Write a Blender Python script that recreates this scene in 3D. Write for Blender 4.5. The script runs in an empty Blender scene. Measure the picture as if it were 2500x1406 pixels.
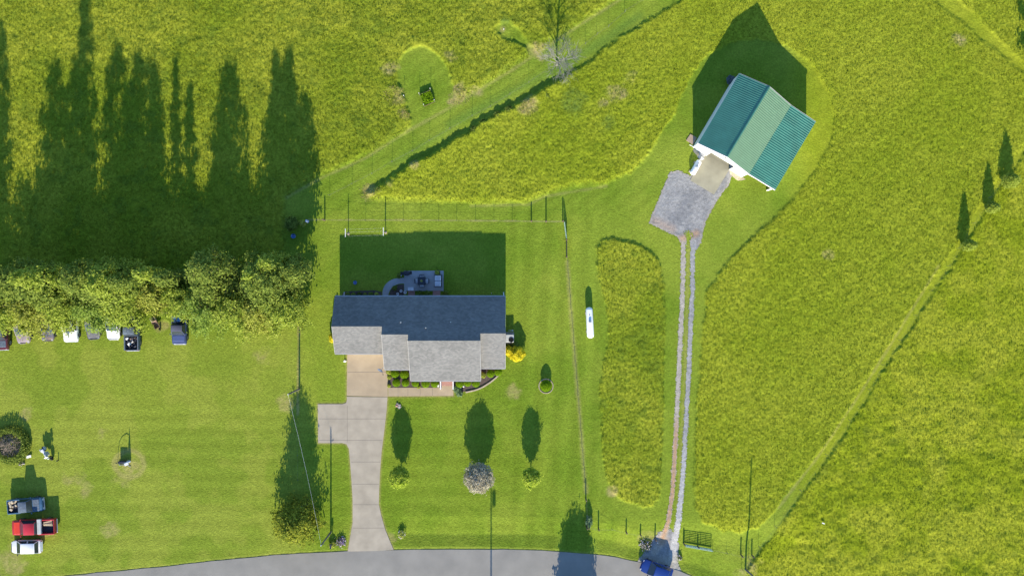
import bpy, math, random
import numpy as np
from mathutils import Vector, Matrix

random.seed(7)
RS = np.random.RandomState(11)
R = math.radians
sc = bpy.context.scene

# ---------------------------------------------------------------- camera, sky, sun, exposure
CAM_H = 97.0
cam = bpy.data.cameras.new('camera')
cam.sensor_fit = 'HORIZONTAL'
cam.sensor_width = 36.0
cam.lens = 18.0 / (62.5 / CAM_H)
cam.clip_end = 20000
camo = bpy.data.objects.new('camera', cam)
sc.collection.objects.link(camo)
camo.location = (0, 0, CAM_H)
camo.rotation_euler = (0, 0, 0)
sc.camera = camo

SUN_EL = math.atan(0.40)
world = bpy.data.worlds.new("World")
sc.world = world
world.use_nodes = True
wn = world.node_tree
sky = wn.nodes.new('ShaderNodeTexSky')
sky.sky_type = 'NISHITA'
sky.sun_disc = False
sky.sun_elevation = SUN_EL
sky.sun_rotation = R(180)
sky.altitude = 200
sky.air_density = 1.0
sky.dust_density = 0.1
sky.ozone_density = 5.0
bg = wn.nodes['Background']
wn.links.new(sky.outputs[0], bg.inputs[0])
bg.inputs[1].default_value = 0.13
sun = bpy.data.lights.new('sun', 'SUN')
sun.energy = 4.4
sun.angle = R(0.5)
sun.color = (1.0, 0.89, 0.70)
suno = bpy.data.objects.new('sun', sun)
sc.collection.objects.link(suno)
# light travels towards +y and down
suno.rotation_euler = Vector((0, math.cos(SUN_EL), -math.sin(SUN_EL))).to_track_quat('-Z', 'Y').to_euler()
suno.location = (0, -100, 60)

sc.view_settings.view_transform = 'Standard'
sc.view_settings.look = 'None'
sc.view_settings.gamma = 1
sc.view_settings.use_curve_mapping = False
sc.view_settings.exposure = 1.15
sc.render.engine = 'CYCLES'
sc.cycles.max_bounces = 6
sc.cycles.transparent_max_bounces = 6

# ---------------------------------------------------------------- plan coordinates
S = 0.05
def X(px): return (px - 1250) * S
def Y(py): return (703 - py) * S
def P(px, py): return (X(px), Y(py))

def sst(a, b, v):
    t = np.clip((v - a) / (b - a), 0, 1)
    return t * t * (3 - 2 * t)

# base relief: the ground falls to the road on the right
def base(x, y):
    px = np.asarray(x) / S + 1250
    py = 703 - np.asarray(y) / S
    return -0.45 * sst(1400, 1500, px) * sst(1262, 1345, py) * (1 - sst(1900, 2050, px))
def bz(x, y): return float(base(x, y))

# ---------------------------------------------------------------- noise
def vnoise(x, y, scale, seed):
    rs = np.random.RandomState(seed)
    g = rs.rand(256, 256)
    u = x / scale + 1000.3 * (seed % 7 + 1); v = y / scale + 511.7 * (seed % 5 + 1)
    iu = np.floor(u).astype(int); iv = np.floor(v).astype(int)
    fu = u - iu; fv = v - iv
    fu = fu * fu * (3 - 2 * fu); fv = fv * fv * (3 - 2 * fv)
    a = g[iu % 256, iv % 256]; b = g[(iu + 1) % 256, iv % 256]
    c = g[iu % 256, (iv + 1) % 256]; d = g[(iu + 1) % 256, (iv + 1) % 256]
    return (a * (1 - fu) + b * fu) * (1 - fv) + (c * (1 - fu) + d * fu) * fv
def fbm(x, y, scale, seed, oct=4):
    s = 0; a = 1; t = 0
    for k in range(oct):
        s = s + a * vnoise(x, y, scale / 2 ** k, seed + k * 13); t += a; a *= 0.55
    return s / t

# signed distance to polygon given in plan pixels, metres, positive inside
def poly_sd(x, y, pts):
    pts = [(X(a), Y(b)) for a, b in pts]
    n = len(pts)
    d2 = np.full(x.shape, 1e12); inside = np.zeros(x.shape, bool)
    for i in range(n):
        x0, y0 = pts[i]; x1, y1 = pts[(i + 1) % n]
        ex, ey = x1 - x0, y1 - y0
        L = ex * ex + ey * ey + 1e-12
        t = np.clip(((x - x0) * ex + (y - y0) * ey) / L, 0, 1)
        dx = x - (x0 + t * ex); dy = y - (y0 + t * ey)
        d2 = np.minimum(d2, dx * dx + dy * dy)
        c = (y0 > y) != (y1 > y)
        if abs(ey) > 1e-9:
            inside ^= c & (x < (x1 - x0) * (y - y0) / (y1 - y0) + x0)
    d = np.sqrt(d2)
    return np.where(inside, d, -d)
def line_d(x, y, pts):
    pts = [(X(a), Y(b)) for a, b in pts]
    d2 = np.full(x.shape, 1e12)
    for i in range(len(pts) - 1):
        x0, y0 = pts[i]; x1, y1 = pts[i + 1]
        ex, ey = x1 - x0, y1 - y0
        t = np.clip(((x - x0) * ex + (y - y0) * ey) / (ex * ex + ey * ey + 1e-12), 0, 1)
        dx = x - (x0 + t * ex); dy = y - (y0 + t * ey)
        d2 = np.minimum(d2, dx * dx + dy * dy)
    return np.sqrt(d2)
def smooth_poly(pts, it=2, closed=True):
    for _ in range(it):
        o = []
        n = len(pts)
        rng = range(n) if closed else range(n - 1)
        if not closed: o.append(pts[0])
        for i in rng:
            a = pts[i]; b = pts[(i + 1) % n]
            o.append((a[0] * .75 + b[0] * .25, a[1] * .75 + b[1] * .25))
            o.append((a[0] * .25 + b[0] * .75, a[1] * .25 + b[1] * .75))
        if not closed: o.append(pts[-1])
        pts = o
    return pts

# ---------------------------------------------------------------- materials
def newmat(name):
    m = bpy.data.materials.new(name); m.use_nodes = True
    nt = m.node_tree
    return m, nt, nt.nodes['Principled BSDF']
def N(nt, t, **kw):
    n = nt.nodes.new(t)
    for k, v in kw.items(): setattr(n, k, v)
    return n
def mat(name, col, rough=.7, metal=0, noise=.12, nscale=3.0, bump=0.0, bscale=40, spec=.3, col2=None, coat=0):
    m, nt, b = newmat(name)
    b.inputs['Roughness'].default_value = rough
    b.inputs['Metallic'].default_value = metal
    b.inputs['Specular IOR Level'].default_value = spec
    if coat: b.inputs['Coat Weight'].default_value = coat; b.inputs['Coat Roughness'].default_value = .08
    tc = N(nt, 'ShaderNodeTexCoord')
    nz = N(nt, 'ShaderNodeTexNoise'); nz.inputs['Scale'].default_value = nscale; nz.inputs['Detail'].default_value = 5
    nt.links.new(tc.outputs['Object'], nz.inputs['Vector'])
    mr = N(nt, 'ShaderNodeMapRange'); mr.inputs[1].default_value = .3; mr.inputs[2].default_value = .7
    nt.links.new(nz.outputs['Fac'], mr.inputs[0])
    mx = N(nt, 'ShaderNodeMix', data_type='RGBA')
    c2 = col2 if col2 else tuple(c * (1 + noise) for c in col)
    c1 = col if col2 else tuple(c * (1 - noise) for c in col)
    mx.inputs[6].default_value = (*c1, 1); mx.inputs[7].default_value = (*c2, 1)
    nt.links.new(mr.outputs[0], mx.inputs[0])
    nt.links.new(mx.outputs[2], b.inputs['Base Color'])
    if bump:
        n2 = N(nt, 'ShaderNodeTexNoise'); n2.inputs['Scale'].default_value = bscale; n2.inputs['Detail'].default_value = 3
        nt.links.new(tc.outputs['Object'], n2.inputs['Vector'])
        bp = N(nt, 'ShaderNodeBump'); bp.inputs['Strength'].default_value = 1; bp.inputs['Distance'].default_value = bump
        nt.links.new(n2.outputs['Fac'], bp.inputs['Height']); nt.links.new(bp.outputs[0], b.inputs['Normal'])
    return m
def attrmat(name, rough=.9, bump=.03, bscale=5.0, nscale=6.0, namp=.35, spec=.1):
    m, nt, b = newmat(name)
    b.inputs['Roughness'].default_value = rough
    b.inputs['Specular IOR Level'].default_value = spec
    at = N(nt, 'ShaderNodeAttribute', attribute_name='albedo')
    tc = N(nt, 'ShaderNodeTexCoord')
    nz = N(nt, 'ShaderNodeTexNoise'); nz.inputs['Scale'].default_value = nscale; nz.inputs['Detail'].default_value = 6; nz.inputs['Roughness'].default_value = .7
    nt.links.new(tc.outputs['Object'], nz.inputs['Vector'])
    mr = N(nt, 'ShaderNodeMapRange'); mr.inputs[1].default_value = .3; mr.inputs[2].default_value = .7
    mr.inputs[3].default_value = 1 - namp; mr.inputs[4].default_value = 1 + namp
    nt.links.new(nz.outputs['Fac'], mr.inputs[0])
    mx = N(nt, 'ShaderNodeVectorMath', operation='SCALE')
    nt.links.new(at.outputs['Color'], mx.inputs[0]); nt.links.new(mr.outputs[0], mx.inputs['Scale'])
    nt.links.new(mx.outputs[0], b.inputs['Base Color'])
    n2 = N(nt, 'ShaderNodeTexNoise'); n2.inputs['Scale'].default_value = bscale; n2.inputs['Detail'].default_value = 4
    nt.links.new(tc.outputs['Object'], n2.inputs['Vector'])
    bp = N(nt, 'ShaderNodeBump'); bp.inputs['Strength'].default_value = 1; bp.inputs['Distance'].default_value = bump
    nt.links.new(n2.outputs['Fac'], bp.inputs['Height']); nt.links.new(bp.outputs[0], b.inputs['Normal'])
    return m
def leafmat(name, c1, c2, trans=.35):
    m, nt, b = newmat(name)
    nt.nodes.remove(b)
    out = nt.nodes['Material Output']
    g = N(nt, 'ShaderNodeNewGeometry')
    mx = N(nt, 'ShaderNodeMix', data_type='RGBA')
    mx.inputs[6].default_value = (*c1, 1); mx.inputs[7].default_value = (*c2, 1)
    nt.links.new(g.outputs['Random Per Island'], mx.inputs[0])
    d = N(nt, 'ShaderNodeBsdfDiffuse'); t = N(nt, 'ShaderNodeBsdfTranslucent'); ms = N(nt, 'ShaderNodeMixShader')
    ms.inputs[0].default_value = trans
    nt.links.new(mx.outputs[2], d.inputs[0]); nt.links.new(mx.outputs[2], t.inputs[0])
    nt.links.new(d.outputs[0], ms.inputs[1]); nt.links.new(t.outputs[0], ms.inputs[2])
    nt.links.new(ms.outputs[0], out.inputs[0])
    return m
def shingle(name, c1, c2):
    m, nt, b = newmat(name)
    b.inputs['Roughness'].default_value = .9; b.inputs['Specular IOR Level'].default_value = .2
    tc = N(nt, 'ShaderNodeTexCoord')
    br = N(nt, 'ShaderNodeTexBrick'); br.inputs['Scale'].default_value = 1.0
    br.inputs['Brick Width'].default_value = .3; br.inputs['Row Height'].default_value = .14
    br.inputs['Mortar Size'].default_value = .008
    br.inputs['Color1'].default_value = (*c1, 1); br.inputs['Color2'].default_value = (*c2, 1)
    br.inputs['Mortar'].default_value = (*[c * .55 for c in c1], 1)
    br.inputs['Bias'].default_value = -.1
    nt.links.new(tc.outputs['Object'], br.inputs['Vector'])
    nz = N(nt, 'ShaderNodeTexNoise'); nz.inputs['Scale'].default_value = .5; nz.inputs['Detail'].default_value = 2
    nt.links.new(tc.outputs['Object'], nz.inputs['Vector'])
    n3 = N(nt, 'ShaderNodeTexNoise'); n3.inputs['Scale'].default_value = 7; n3.inputs['Detail'].default_value = 2
    nt.links.new(tc.outputs['Object'], n3.inputs['Vector'])
    a = N(nt, 'ShaderNodeMath', operation='ADD'); nt.links.new(nz.outputs['Fac'], a.inputs[0]); nt.links.new(n3.outputs['Fac'], a.inputs[1])
    mr = N(nt, 'ShaderNodeMapRange'); mr.inputs[1].default_value = .7; mr.inputs[2].default_value = 1.3
    mr.inputs[3].default_value = .86; mr.inputs[4].default_value = 1.14
    nt.links.new(a.outputs[0], mr.inputs[0])
    mx = N(nt, 'ShaderNodeVectorMath', operation='SCALE')
    nt.links.new(br.outputs['Color'], mx.inputs[0]); nt.links.new(mr.outputs[0], mx.inputs['Scale'])
    nt.links.new(mx.outputs[0], b.inputs['Base Color'])
    bp = N(nt, 'ShaderNodeBump'); bp.inputs['Distance'].default_value = .004
    nt.links.new(n3.outputs['Fac'], bp.inputs['Height']); nt.links.new(bp.outputs[0], b.inputs['Normal'])
    return m
def brickmat(name, c1, c2, w=.2, h=.07, mort=(.35, .32, .3)):
    m, nt, b = newmat(name)
    b.inputs['Roughness'].default_value = .85
    tc = N(nt, 'ShaderNodeTexCoord'); mp = N(nt, 'ShaderNodeMapping')
    br = N(nt, 'ShaderNodeTexBrick'); br.inputs['Scale'].default_value = 1
    br.inputs['Brick Width'].default_value = w; br.inputs['Row Height'].default_value = h; br.inputs['Mortar Size'].default_value = .008
    br.inputs['Color1'].default_value = (*c1, 1); br.inputs['Color2'].default_value = (*c2, 1); br.inputs['Mortar'].default_value = (*mort, 1)
    nt.links.new(tc.outputs['Object'], mp.inputs[0]); nt.links.new(mp.outputs[0], br.inputs['Vector'])
    nt.links.new(br.outputs['Color'], b.inputs['Base Color'])
    return m, mp

M = {}
M['ground'] = attrmat('grass_ground', bump=.05, bscale=6.5, nscale=5, namp=.3, spec=0.0)
M['gravel'] = attrmat('gravel_stone', bump=.03, bscale=14, nscale=9, namp=.28)
M['blade'] = leafmat('grass_blade', (.19, .245, .018), (.325, .365, .036), .45)
M['blade_dry'] = leafmat('dry_blade', (.36, .29, .12), (.5, .42, .2), .3)
M['leaf_a'] = leafmat('leaf_bright', (.22, .30, .035), (.42, .49, .09), .42)
M['leaf_d'] = leafmat('leaf_yellow_green', (.25, .30, .04), (.46, .48, .11), .42)
M['leaf_e'] = leafmat('leaf_fresh_green', (.18, .28, .04), (.34, .44, .10), .42)
M['leaf_lawn'] = leafmat('leaf_lawn_tree', (.28, .40, .035), (.50, .58, .09), .42)
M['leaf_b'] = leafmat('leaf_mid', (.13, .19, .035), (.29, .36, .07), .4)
M['leaf_c'] = leafmat('leaf_dark', (.05, .085, .02), (.13, .17, .035))
M['leaf_oak'] = leafmat('leaf_olive', (.12, .16, .02), (.38, .41, .055))
M['leaf_box'] = leafmat('leaf_boxwood', (.14, .27, .01), (.27, .42, .015))
M['leaf_lime'] = leafmat('leaf_lime', (.30, .38, .04), (.5, .52, .12))
M['leaf_hosta'] = leafmat('leaf_hosta', (.10, .2, .06), (.35, .45, .25))
M['leaf_yellow'] = leafmat('leaf_golden', (.58, .52, .02), (.88, .78, .06))
M['leaf_pale'] = leafmat('flower_pale', (.31, .28, .19), (.58, .54, .42))
M['leaf_grey'] = leafmat('leaf_grey', (.10, .13, .14), (.2, .24, .26))
M['flower_w'] = leafmat('flower_white', (.5, .45, .5), (.8, .75, .75))
M['flower_p'] = leafmat('flower_purple', (.25, .15, .35), (.7, .6, .65))
M['bark'] = mat('bark', (.12, .1, .08), .9, noise=.35, nscale=8)
M['bark_grey'] = mat('dead_wood', (.20, .20, .165), .9, noise=.25, nscale=8)
M['brush'] = mat('brush_twigs', (.23, .19, .15), .9, noise=.4, nscale=5)
M['asphalt'] = mat('asphalt', (.225, .215, .192), .85, noise=.1, nscale=.45, bump=.012, bscale=30, col2=(.28, .265, .235))
M['conc_tan'] = mat('concrete_tan', (.385, .305, .205), .85, noise=.09, nscale=.9, bump=.004, bscale=30)
M['conc_grey'] = mat('concrete_grey', (.365, .32, .25), .85, noise=.14, nscale=.7, bump=.004, bscale=30)
M['conc_slab'] = mat('concrete_slab', (.33, .31, .225), .85, noise=.14, nscale=.8, bump=.004, bscale=30)
M['conc_patio'] = mat('concrete_patio', (.36, .36, .37), .85, noise=.08, nscale=1.5)
M['joint'] = mat('slab_joint', (.17, .15, .125), .95)
M['shingle'] = shingle('roof_shingle', (.150, .152, .150), (.212, .21, .204))
M['white'] = mat('white_trim', (.78, .78, .76), .5, noise=.04)
M['siding'] = mat('white_siding', (.80, .80, .78), .5, noise=.03)
M['brick'], _mp = brickmat('brick_wall', (.30, .13, .09), (.4, .2, .14)); _mp.inputs['Rotation'].default_value = (R(90), 0, 0)
M['brick_flat'], _ = brickmat('brick_paving', (.34, .13, .10), (.45, .2, .15))
M['glass'] = mat('window_glass', (.03, .04, .05), .08, noise=.1, spec=.8)
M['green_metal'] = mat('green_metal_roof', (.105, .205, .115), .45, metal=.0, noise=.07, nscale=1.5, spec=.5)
M['green_west_shaded'] = mat('green_metal_roof_shaded', (.06, .21, .15), .45, noise=.13, nscale=.8, spec=.5)  # same green roof; shade of the west slope put into its tint
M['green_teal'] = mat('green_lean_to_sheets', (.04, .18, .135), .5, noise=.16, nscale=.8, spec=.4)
M['trim_grey'] = mat('roof_edge_trim', (.36, .36, .36), .6)
M['green_dark'] = mat('green_ridge_cap', (.04, .15, .12), .45)
M['green_gate'] = mat('green_gate_tube', (.30, .42, .33), .45, noise=.1)
M['wood'] = mat('weathered_post', (.14, .10, .075), .9, noise=.3, nscale=9)
M['wood_light'] = mat('light_wood', (.5, .42, .3), .8, noise=.2, nscale=9)
M['pole'] = mat('pole_wood', (.15, .14, .13), .9, noise=.25, nscale=6)
M['wire'] = mat('wire', (.14, .13, .11), .6)
M['wire_white'] = mat('wire_white', (.75, .75, .75), .5)
M['tpost'] = mat('steel_post', (.12, .14, .11), .7)
M['tank'] = mat('tank_white', (.86, .86, .84), .35, noise=.02, coat=.3)
M['tank_lid'] = mat('tank_lid', (.22, .26, .32), .5)
M['rust'] = mat('rusty_metal', (.22, .15, .11), .9, noise=.4, nscale=4)
M['tyre'] = mat('tyre_rubber', (.02, .02, .02), .9)
M['rim'] = mat('wheel_rim', (.16, .16, .16), .5)
M['chrome'] = mat('chrome_bumper', (.55, .55, .55), .3, metal=.7)
M['lamp'] = mat('headlamp', (.7, .72, .72), .15)
M['tail'] = mat('tail_lamp', (.35, .02, .02), .3)
M['black'] = mat('black_plastic', (.02, .022, .025), .6)
M['bedliner'] = mat('bed_dark', (.03, .032, .045), .8, noise=.4, nscale=5)
M['mulch'] = mat('mulch', (.10, .075, .065), .95, noise=.45, nscale=14, bump=.02, bscale=20)
M['stone'] = mat('edging_stone', (.42, .34, .27), .9, noise=.2, nscale=6)
M['rock'] = mat('rock', (.38, .34, .32), .9, noise=.3, nscale=7)
M['cushion'] = mat('cushion', (.62, .63, .68), .9)
M['dark_metal'] = mat('dark_furniture_metal', (.035, .04, .055), .5)
M['blue_pl'] = mat('blue_plastic', (.08, .22, .55), .4)
M['tarp'] = mat('grey_tarp', (.42, .43, .44), .6, noise=.25, nscale=6)
M['terracotta'] = mat('planter', (.3, .28, .27), .8)
M['ac'] = mat('ac_metal', (.45, .47, .46), .5)
M['ramp'] = mat('ramp_board', (.36, .27, .2), .85, noise=.12, nscale=5)
M['soil_tan'] = mat('bare_stony_soil', (.50, .43, .29), .95, noise=.3, nscale=5)

# ---------------------------------------------------------------- mesh building
class MB:
    def __init__(s): s.v = []; s.f = []
    def add(s, vs, fs):
        o = len(s.v); s.v += [tuple(v) for v in vs]; s.f += [tuple(i + o for i in f) for f in fs]; return s
    def box(s, c, d, rz=0, taper=1.0, bev=0):
        cx, cy, cz = c; dx, dy, dz = d[0] / 2, d[1] / 2, d[2] / 2
        ca, sa = math.cos(rz), math.sin(rz)
        vs = []
        if bev:
            b = min(bev, dx * .9, dy * .9)
            for z, k in ((-dz, 0), (dz - b * .6, 0), (dz, b)):
                xx, yy = dx - k, dy - k
                q = b * .8 if k == 0 else b * .5
                for (x, y) in ((xx - q, -yy), (xx, -yy + q), (xx, yy - q), (xx - q, yy), (-xx + q, yy), (-xx, yy - q), (-xx, -yy + q), (-xx + q, -yy)):
                    vs.append((cx + x * ca - y * sa, cy + x * sa + y * ca, cz + z))
            fs = [tuple(range(7, -1, -1)), tuple(range(16, 24))]
            for r in (0, 8):
                for i in range(8): fs.append((r + i, r + (i + 1) % 8, r + 8 + (i + 1) % 8, r + 8 + i))
            return s.add(vs, fs)
        for z, k in ((-dz, 1), (dz, taper)):
            for x, y in ((-dx, -dy), (dx, -dy), (dx, dy), (-dx, dy)):
                x *= k; y *= k
                vs.append((cx + x * ca - y * sa, cy + x * sa + y * ca, cz + z))
        return s.add(vs, [(3, 2, 1, 0), (4, 5, 6, 7), (0, 1, 5, 4), (1, 2, 6, 5), (2, 3, 7, 6), (3, 0, 4, 7)])
    def tube(s, pts, r, n=6, r2=None):
        pts = [Vector(p) for p in pts]
        m = len(pts); vs = []; fs = []
        for i, p in enumerate(pts):
            d = (pts[min(i + 1, m - 1)] - pts[max(i - 1, 0)])
            if d.length < 1e-9: d = Vector((0, 0, 1))
            d.normalize()
            a = d.orthogonal().normalized() if abs(d.z) > .99 else Vector((0, 0, 1)).cross(d).normalized()
            b = d.cross(a)
            rr = r if r2 is None else r + (r2 - r) * i / (m - 1)
            for k in range(n):
                t = 2 * math.pi * k / n
                vs.append(p + (a * math.cos(t) + b * math.sin(t)) * rr)
        for i in range(m - 1):
            for k in range(n):
                fs.append((i * n + k, i * n + (k + 1) % n, (i + 1) * n + (k + 1) % n, (i + 1) * n + k))
        fs.append(tuple(range(n - 1, -1, -1))); fs.append(tuple((m - 1) * n + k for k in range(n)))
        return s.add(vs, fs)
    def lathe(s, prof, c=(0, 0, 0), n=20, axis='z', sx=1, sy=1):
        vs = []; fs = []
        for r, z in prof:
            for k in range(n):
                t = 2 * math.pi * k / n
                if axis == 'z': p = (c[0] + r * math.cos(t) * sx, c[1] + r * math.sin(t) * sy, c[2] + z)
                elif axis == 'y': p = (c[0] + r * math.cos(t), c[1] + z, c[2] + r * math.sin(t))
                else: p = (c[0] + z, c[1] + r * math.cos(t), c[2] + r * math.sin(t))
                vs.append(p)
        m = len(prof)
        for i in range(m - 1):
            for k in range(n):
                fs.append((i * n + k, i * n + (k + 1) % n, (i + 1) * n + (k + 1) % n, (i + 1) * n + k))
        fs.append(tuple(range(n - 1, -1, -1))); fs.append(tuple((m - 1) * n + k for k in range(n)))
        return s.add(vs, fs)
    def prism(s, poly, z0, z1):
        n = len(poly)
        A = sum(poly[i][0] * poly[(i + 1) % n][1] - poly[(i + 1) % n][0] * poly[i][1] for i in range(n))
        if A < 0: poly = poly[::-1]
        vs = [(x, y, z0) for x, y in poly] + [(x, y, z1) for x, y in poly]
        fs = [tuple(range(n - 1, -1, -1)), tuple(range(n, 2 * n))]
        for i in range(n): fs.append((i, (i + 1) % n, n + (i + 1) % n, n + i))
        return s.add(vs, fs)
    def slab(s, quad, t):     # quad of 3-d points, thickness downwards along normal
        q = [Vector(p) for p in quad]
        nrm = (q[1] - q[0]).cross(q[2] - q[0]).normalized()
        lo = [p - nrm * t for p in q]
        n = len(q)
        fs = [tuple(range(n)), tuple(range(2 * n - 1, n - 1, -1))]
        for i in range(n): fs.append((i, n + i, n + (i + 1) % n, (i + 1) % n))
        return s.add(q + lo, fs)
    def build(s, name, m, parent=None, smooth=None, **kw):
        me = bpy.data.meshes.new(name)
        me.from_pydata(s.v, [], s.f); me.update()
        if isinstance(m, (list, tuple)):
            for q in m: me.materials.append(q)
        else: me.materials.append(m)
        if smooth:
            me.shade_smooth()
            try: me.set_sharp_from_angle(angle=R(smooth))
            except Exception: pass
        o = bpy.data.objects.new(name, me); sc.collection.objects.link(o)
        if parent: o.parent = parent
        tag(o, **kw)
        return o
def tag(o, label=None, cat=None, group=None, kind=None):
    if label: o['label'] = label
    if cat: o['category'] = cat
    if group: o['group'] = group
    if kind: o['kind'] = kind
    return o
def thing(name, label, cat, px, py, rz=0, group=None, z=None):
    o = bpy.data.objects.new(name, None); sc.collection.objects.link(o)
    x, y = P(px, py)
    o.location = (x, y, bz(x, y) if z is None else z); o.rotation_euler = (0, 0, rz)
    o.empty_display_size = .3
    return tag(o, label, cat, group)
def np_mesh(name, co, faces, m, parent=None, attr=None, smooth=True, **kw):
    me = bpy.data.meshes.new(name)
    nv = len(co); nf, k = faces.shape
    me.vertices.add(nv); me.vertices.foreach_set('co', np.ascontiguousarray(co, dtype=np.float32).ravel())
    me.loops.add(nf * k); me.loops.foreach_set('vertex_index', np.ascontiguousarray(faces, dtype=np.int32).ravel())
    me.polygons.add(nf)
    me.polygons.foreach_set('loop_start', np.arange(0, nf * k, k, dtype=np.int32))
    me.polygons.foreach_set('loop_total', np.full(nf, k, dtype=np.int32))
    me.polygons.foreach_set('use_smooth', np.full(nf, smooth, dtype=bool))
    me.update(calc_edges=True)
    if attr is not None:
        ca = me.color_attributes.new(name='albedo', type='FLOAT_COLOR', domain='POINT')
        a = np.ones((nv, 4), dtype=np.float32); a[:, :3] = attr
        ca.data.foreach_set('color', a.ravel())
    me.materials.append(m)
    o = bpy.data.objects.new(name, me); sc.collection.objects.link(o)
    if parent: o.parent = parent
    tag(o, **kw)
    return o

# ---------------------------------------------------------------- ground regions (plan pixels)
TRACK_UP = [(700, 482), (780, 437), (890, 388), (1000, 318), (1060, 285), (1120, 250), (1250, 172), (1360, 98), (1450, 40), (1530, -10)]
T1 = [(-400, -400), (1530, -400)] + TRACK_UP[::-1] + [(700, 640), (300, 690), (-400, 690)]
KEY = smooth_poly([(985, 330), (1010, 300), (985, 250), (966, 190), (975, 140), (1010, 110), (1050, 112), (1085, 150), (1108, 205), (1118, 250), (1080, 290)])
LOOP = smooth_poly([(1305, 150), (1270, 110), (1235, 100), (1208, 85), (1206, 60), (1235, 48), (1262, 66), (1290, 100), (1330, 150)])
MIDEDGE = [(1700, -30), (1640, 12), (1560, 60), (1480, 112), (1420, 160), (1340, 205), (1290, 240), (1240, 262), (1190, 285), (1130, 325), (1060, 372), (1000, 400), (930, 440), (878, 475)]
T2 = [(2900, -500), (1720, -500)] + MIDEDGE + [(905, 490), (1000, 497), (1150, 502), (1290, 498), (1330, 478), (1400, 462), (1480, 452), (1545, 425),
      (1590, 365), (1640, 290), (1685, 195), (1730, 135), (1780, 108), (1850, 98), (1920, 115), (1985, 165), (2020, 225), (2035, 290),
      (2025, 350), (1995, 405), (1950, 465), (1890, 530), (1810, 600), (1755, 660), (1722, 710), (1712, 800), (1705, 900), (1694, 1000),
      (1690, 1150), (1692, 1240), (1715, 1275), (1760, 1298), (1805, 1303), (1855, 1290), (1888, 1250), (1941, 1182), (2015, 1088), (2076, 998), (2122, 918),
      (2175, 836), (2225, 754), (2282, 678), (2325, 618), (2392, 500), (2446, 420), (2524, 330), (2900, -100)]
OVAL = smooth_poly([(1452, 588), (1500, 578), (1560, 592), (1605, 625), (1626, 680), (1626, 800), (1622, 1000), (1616, 1160), (1608, 1238), (1555, 1238),
        (1500, 1212), (1478, 1180), (1466, 1080), (1460, 960), (1472, 880), (1484, 820), (1480, 760), (1464, 700), (1453, 640)], 1)
FENCE_E = [(1822, 1396), (1845, 1362), (1880, 1318), (1960, 1200), (2045, 1085), (2115, 975), (2160, 895), (2215, 815), (2262, 735), (2320, 655), (2352, 598), (2410, 505), (2452, 440), (2560, 290)]
T4 = FENCE_E[::-1] + [(1822, 1396), (1860, 1500), (1900, 2000), (4000, 2000), (4000, -400)]
NE1 = [(2265, -20), (2300, 20), (2345, 50), (2400, 100), (2450, 140), (2520, 200), (2530, 180), (2420, 82), (2320, -20)]
ROAD_TOP = [(-900, 1560), (0, 1425), (150, 1406), (300, 1392), (400, 1383), (500, 1371), (600, 1361), (700, 1352), (850, 1344), (1000, 1341), (1200, 1340), (1330, 1343), (1430, 1351), (1500, 1362), (1545, 1372), (1560, 1374), (1640, 1388), (1700, 1412), (1800, 1470), (1960, 1570), (2600, 2000)]
ROAD_TOP = smooth_poly(ROAD_TOP, 1, False)
ROAD = ROAD_TOP + [(2450, 2120), (1880, 1720), (1700, 1560), (1560, 1500), (1400, 1475), (1000, 1462), (700, 1475), (300, 1515), (-900, 1680)]
DITCH1 = [(985, 1304), (1120, 1304), (1300, 1306), (1400, 1310), (1500, 1323), (1560, 1345)]
DITCH2 = [(1665, 1378), (1700, 1380), (1760, 1406), (1900, 1480)]
PAD = [(1635, 420), (1655, 416), (1690, 430), (1724, 382), (1784, 408), (1791, 416), (1782, 448), (1757, 482), (1737, 515), (1722, 545), (1712, 590), (1700, 612), (1660, 590), (1652, 578), (1583, 545)]
TRL = [(1668, 585), (1668, 650), (1666, 730), (1660, 850), (1654, 980), (1648, 1100), (1642, 1200), (1632, 1270), (1618, 1320), (1600, 1350)]
TRR = [(1692, 590), (1691, 660), (1690, 720), (1685, 820), (1681, 920), (1675, 1030), (1669, 1130), (1662, 1220), (1652, 1300), (1645, 1360), (1640, 1400)]
FLARE = [(1608, 1300), (1640, 1290), (1660, 1330), (1658, 1372), (1668, 1412), (1640, 1400), (1560, 1380), (1556, 1372), (1580, 1345)]
DRIVE_U = [(848, 862), (946, 862), (947, 968), (847, 966)]
DRIVE_L = [(847, 968), (946, 969), (944, 1000), (939, 1045), (932, 1100), (928, 1150), (926, 1195), (925, 1230), (931, 1258), (940, 1290), (950, 1315), (961, 1341), (905, 1344), (849, 1345), (855, 1310), (861, 1275), (861, 1220), (858, 1170), (855, 1130), (852, 1095), (846, 1084), (836, 1081), (777, 1081), (776, 986), (836, 986), (845, 983), (847, 977)]
WALK = [(948, 946), (1076, 946), (1076, 941), (1107, 941), (1107, 966), (948, 967)]
PATIO = [(987, 661), (1083, 661), (1083, 710), (987, 710)]
BARN_SLAB = [(1721, 374), (1783, 410), (1743, 475), (1685, 440)]
HOUSE = [(832, 728), (1232, 728), (1232, 890), (1174, 890), (1174, 918), (1012, 918), (1012, 893), (950, 893), (950, 856), (832, 856)]
BARN = [(1692, 361), (1788, 198), (1848, 236), (1908, 273), (1811, 432), (1750, 396)]

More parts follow.
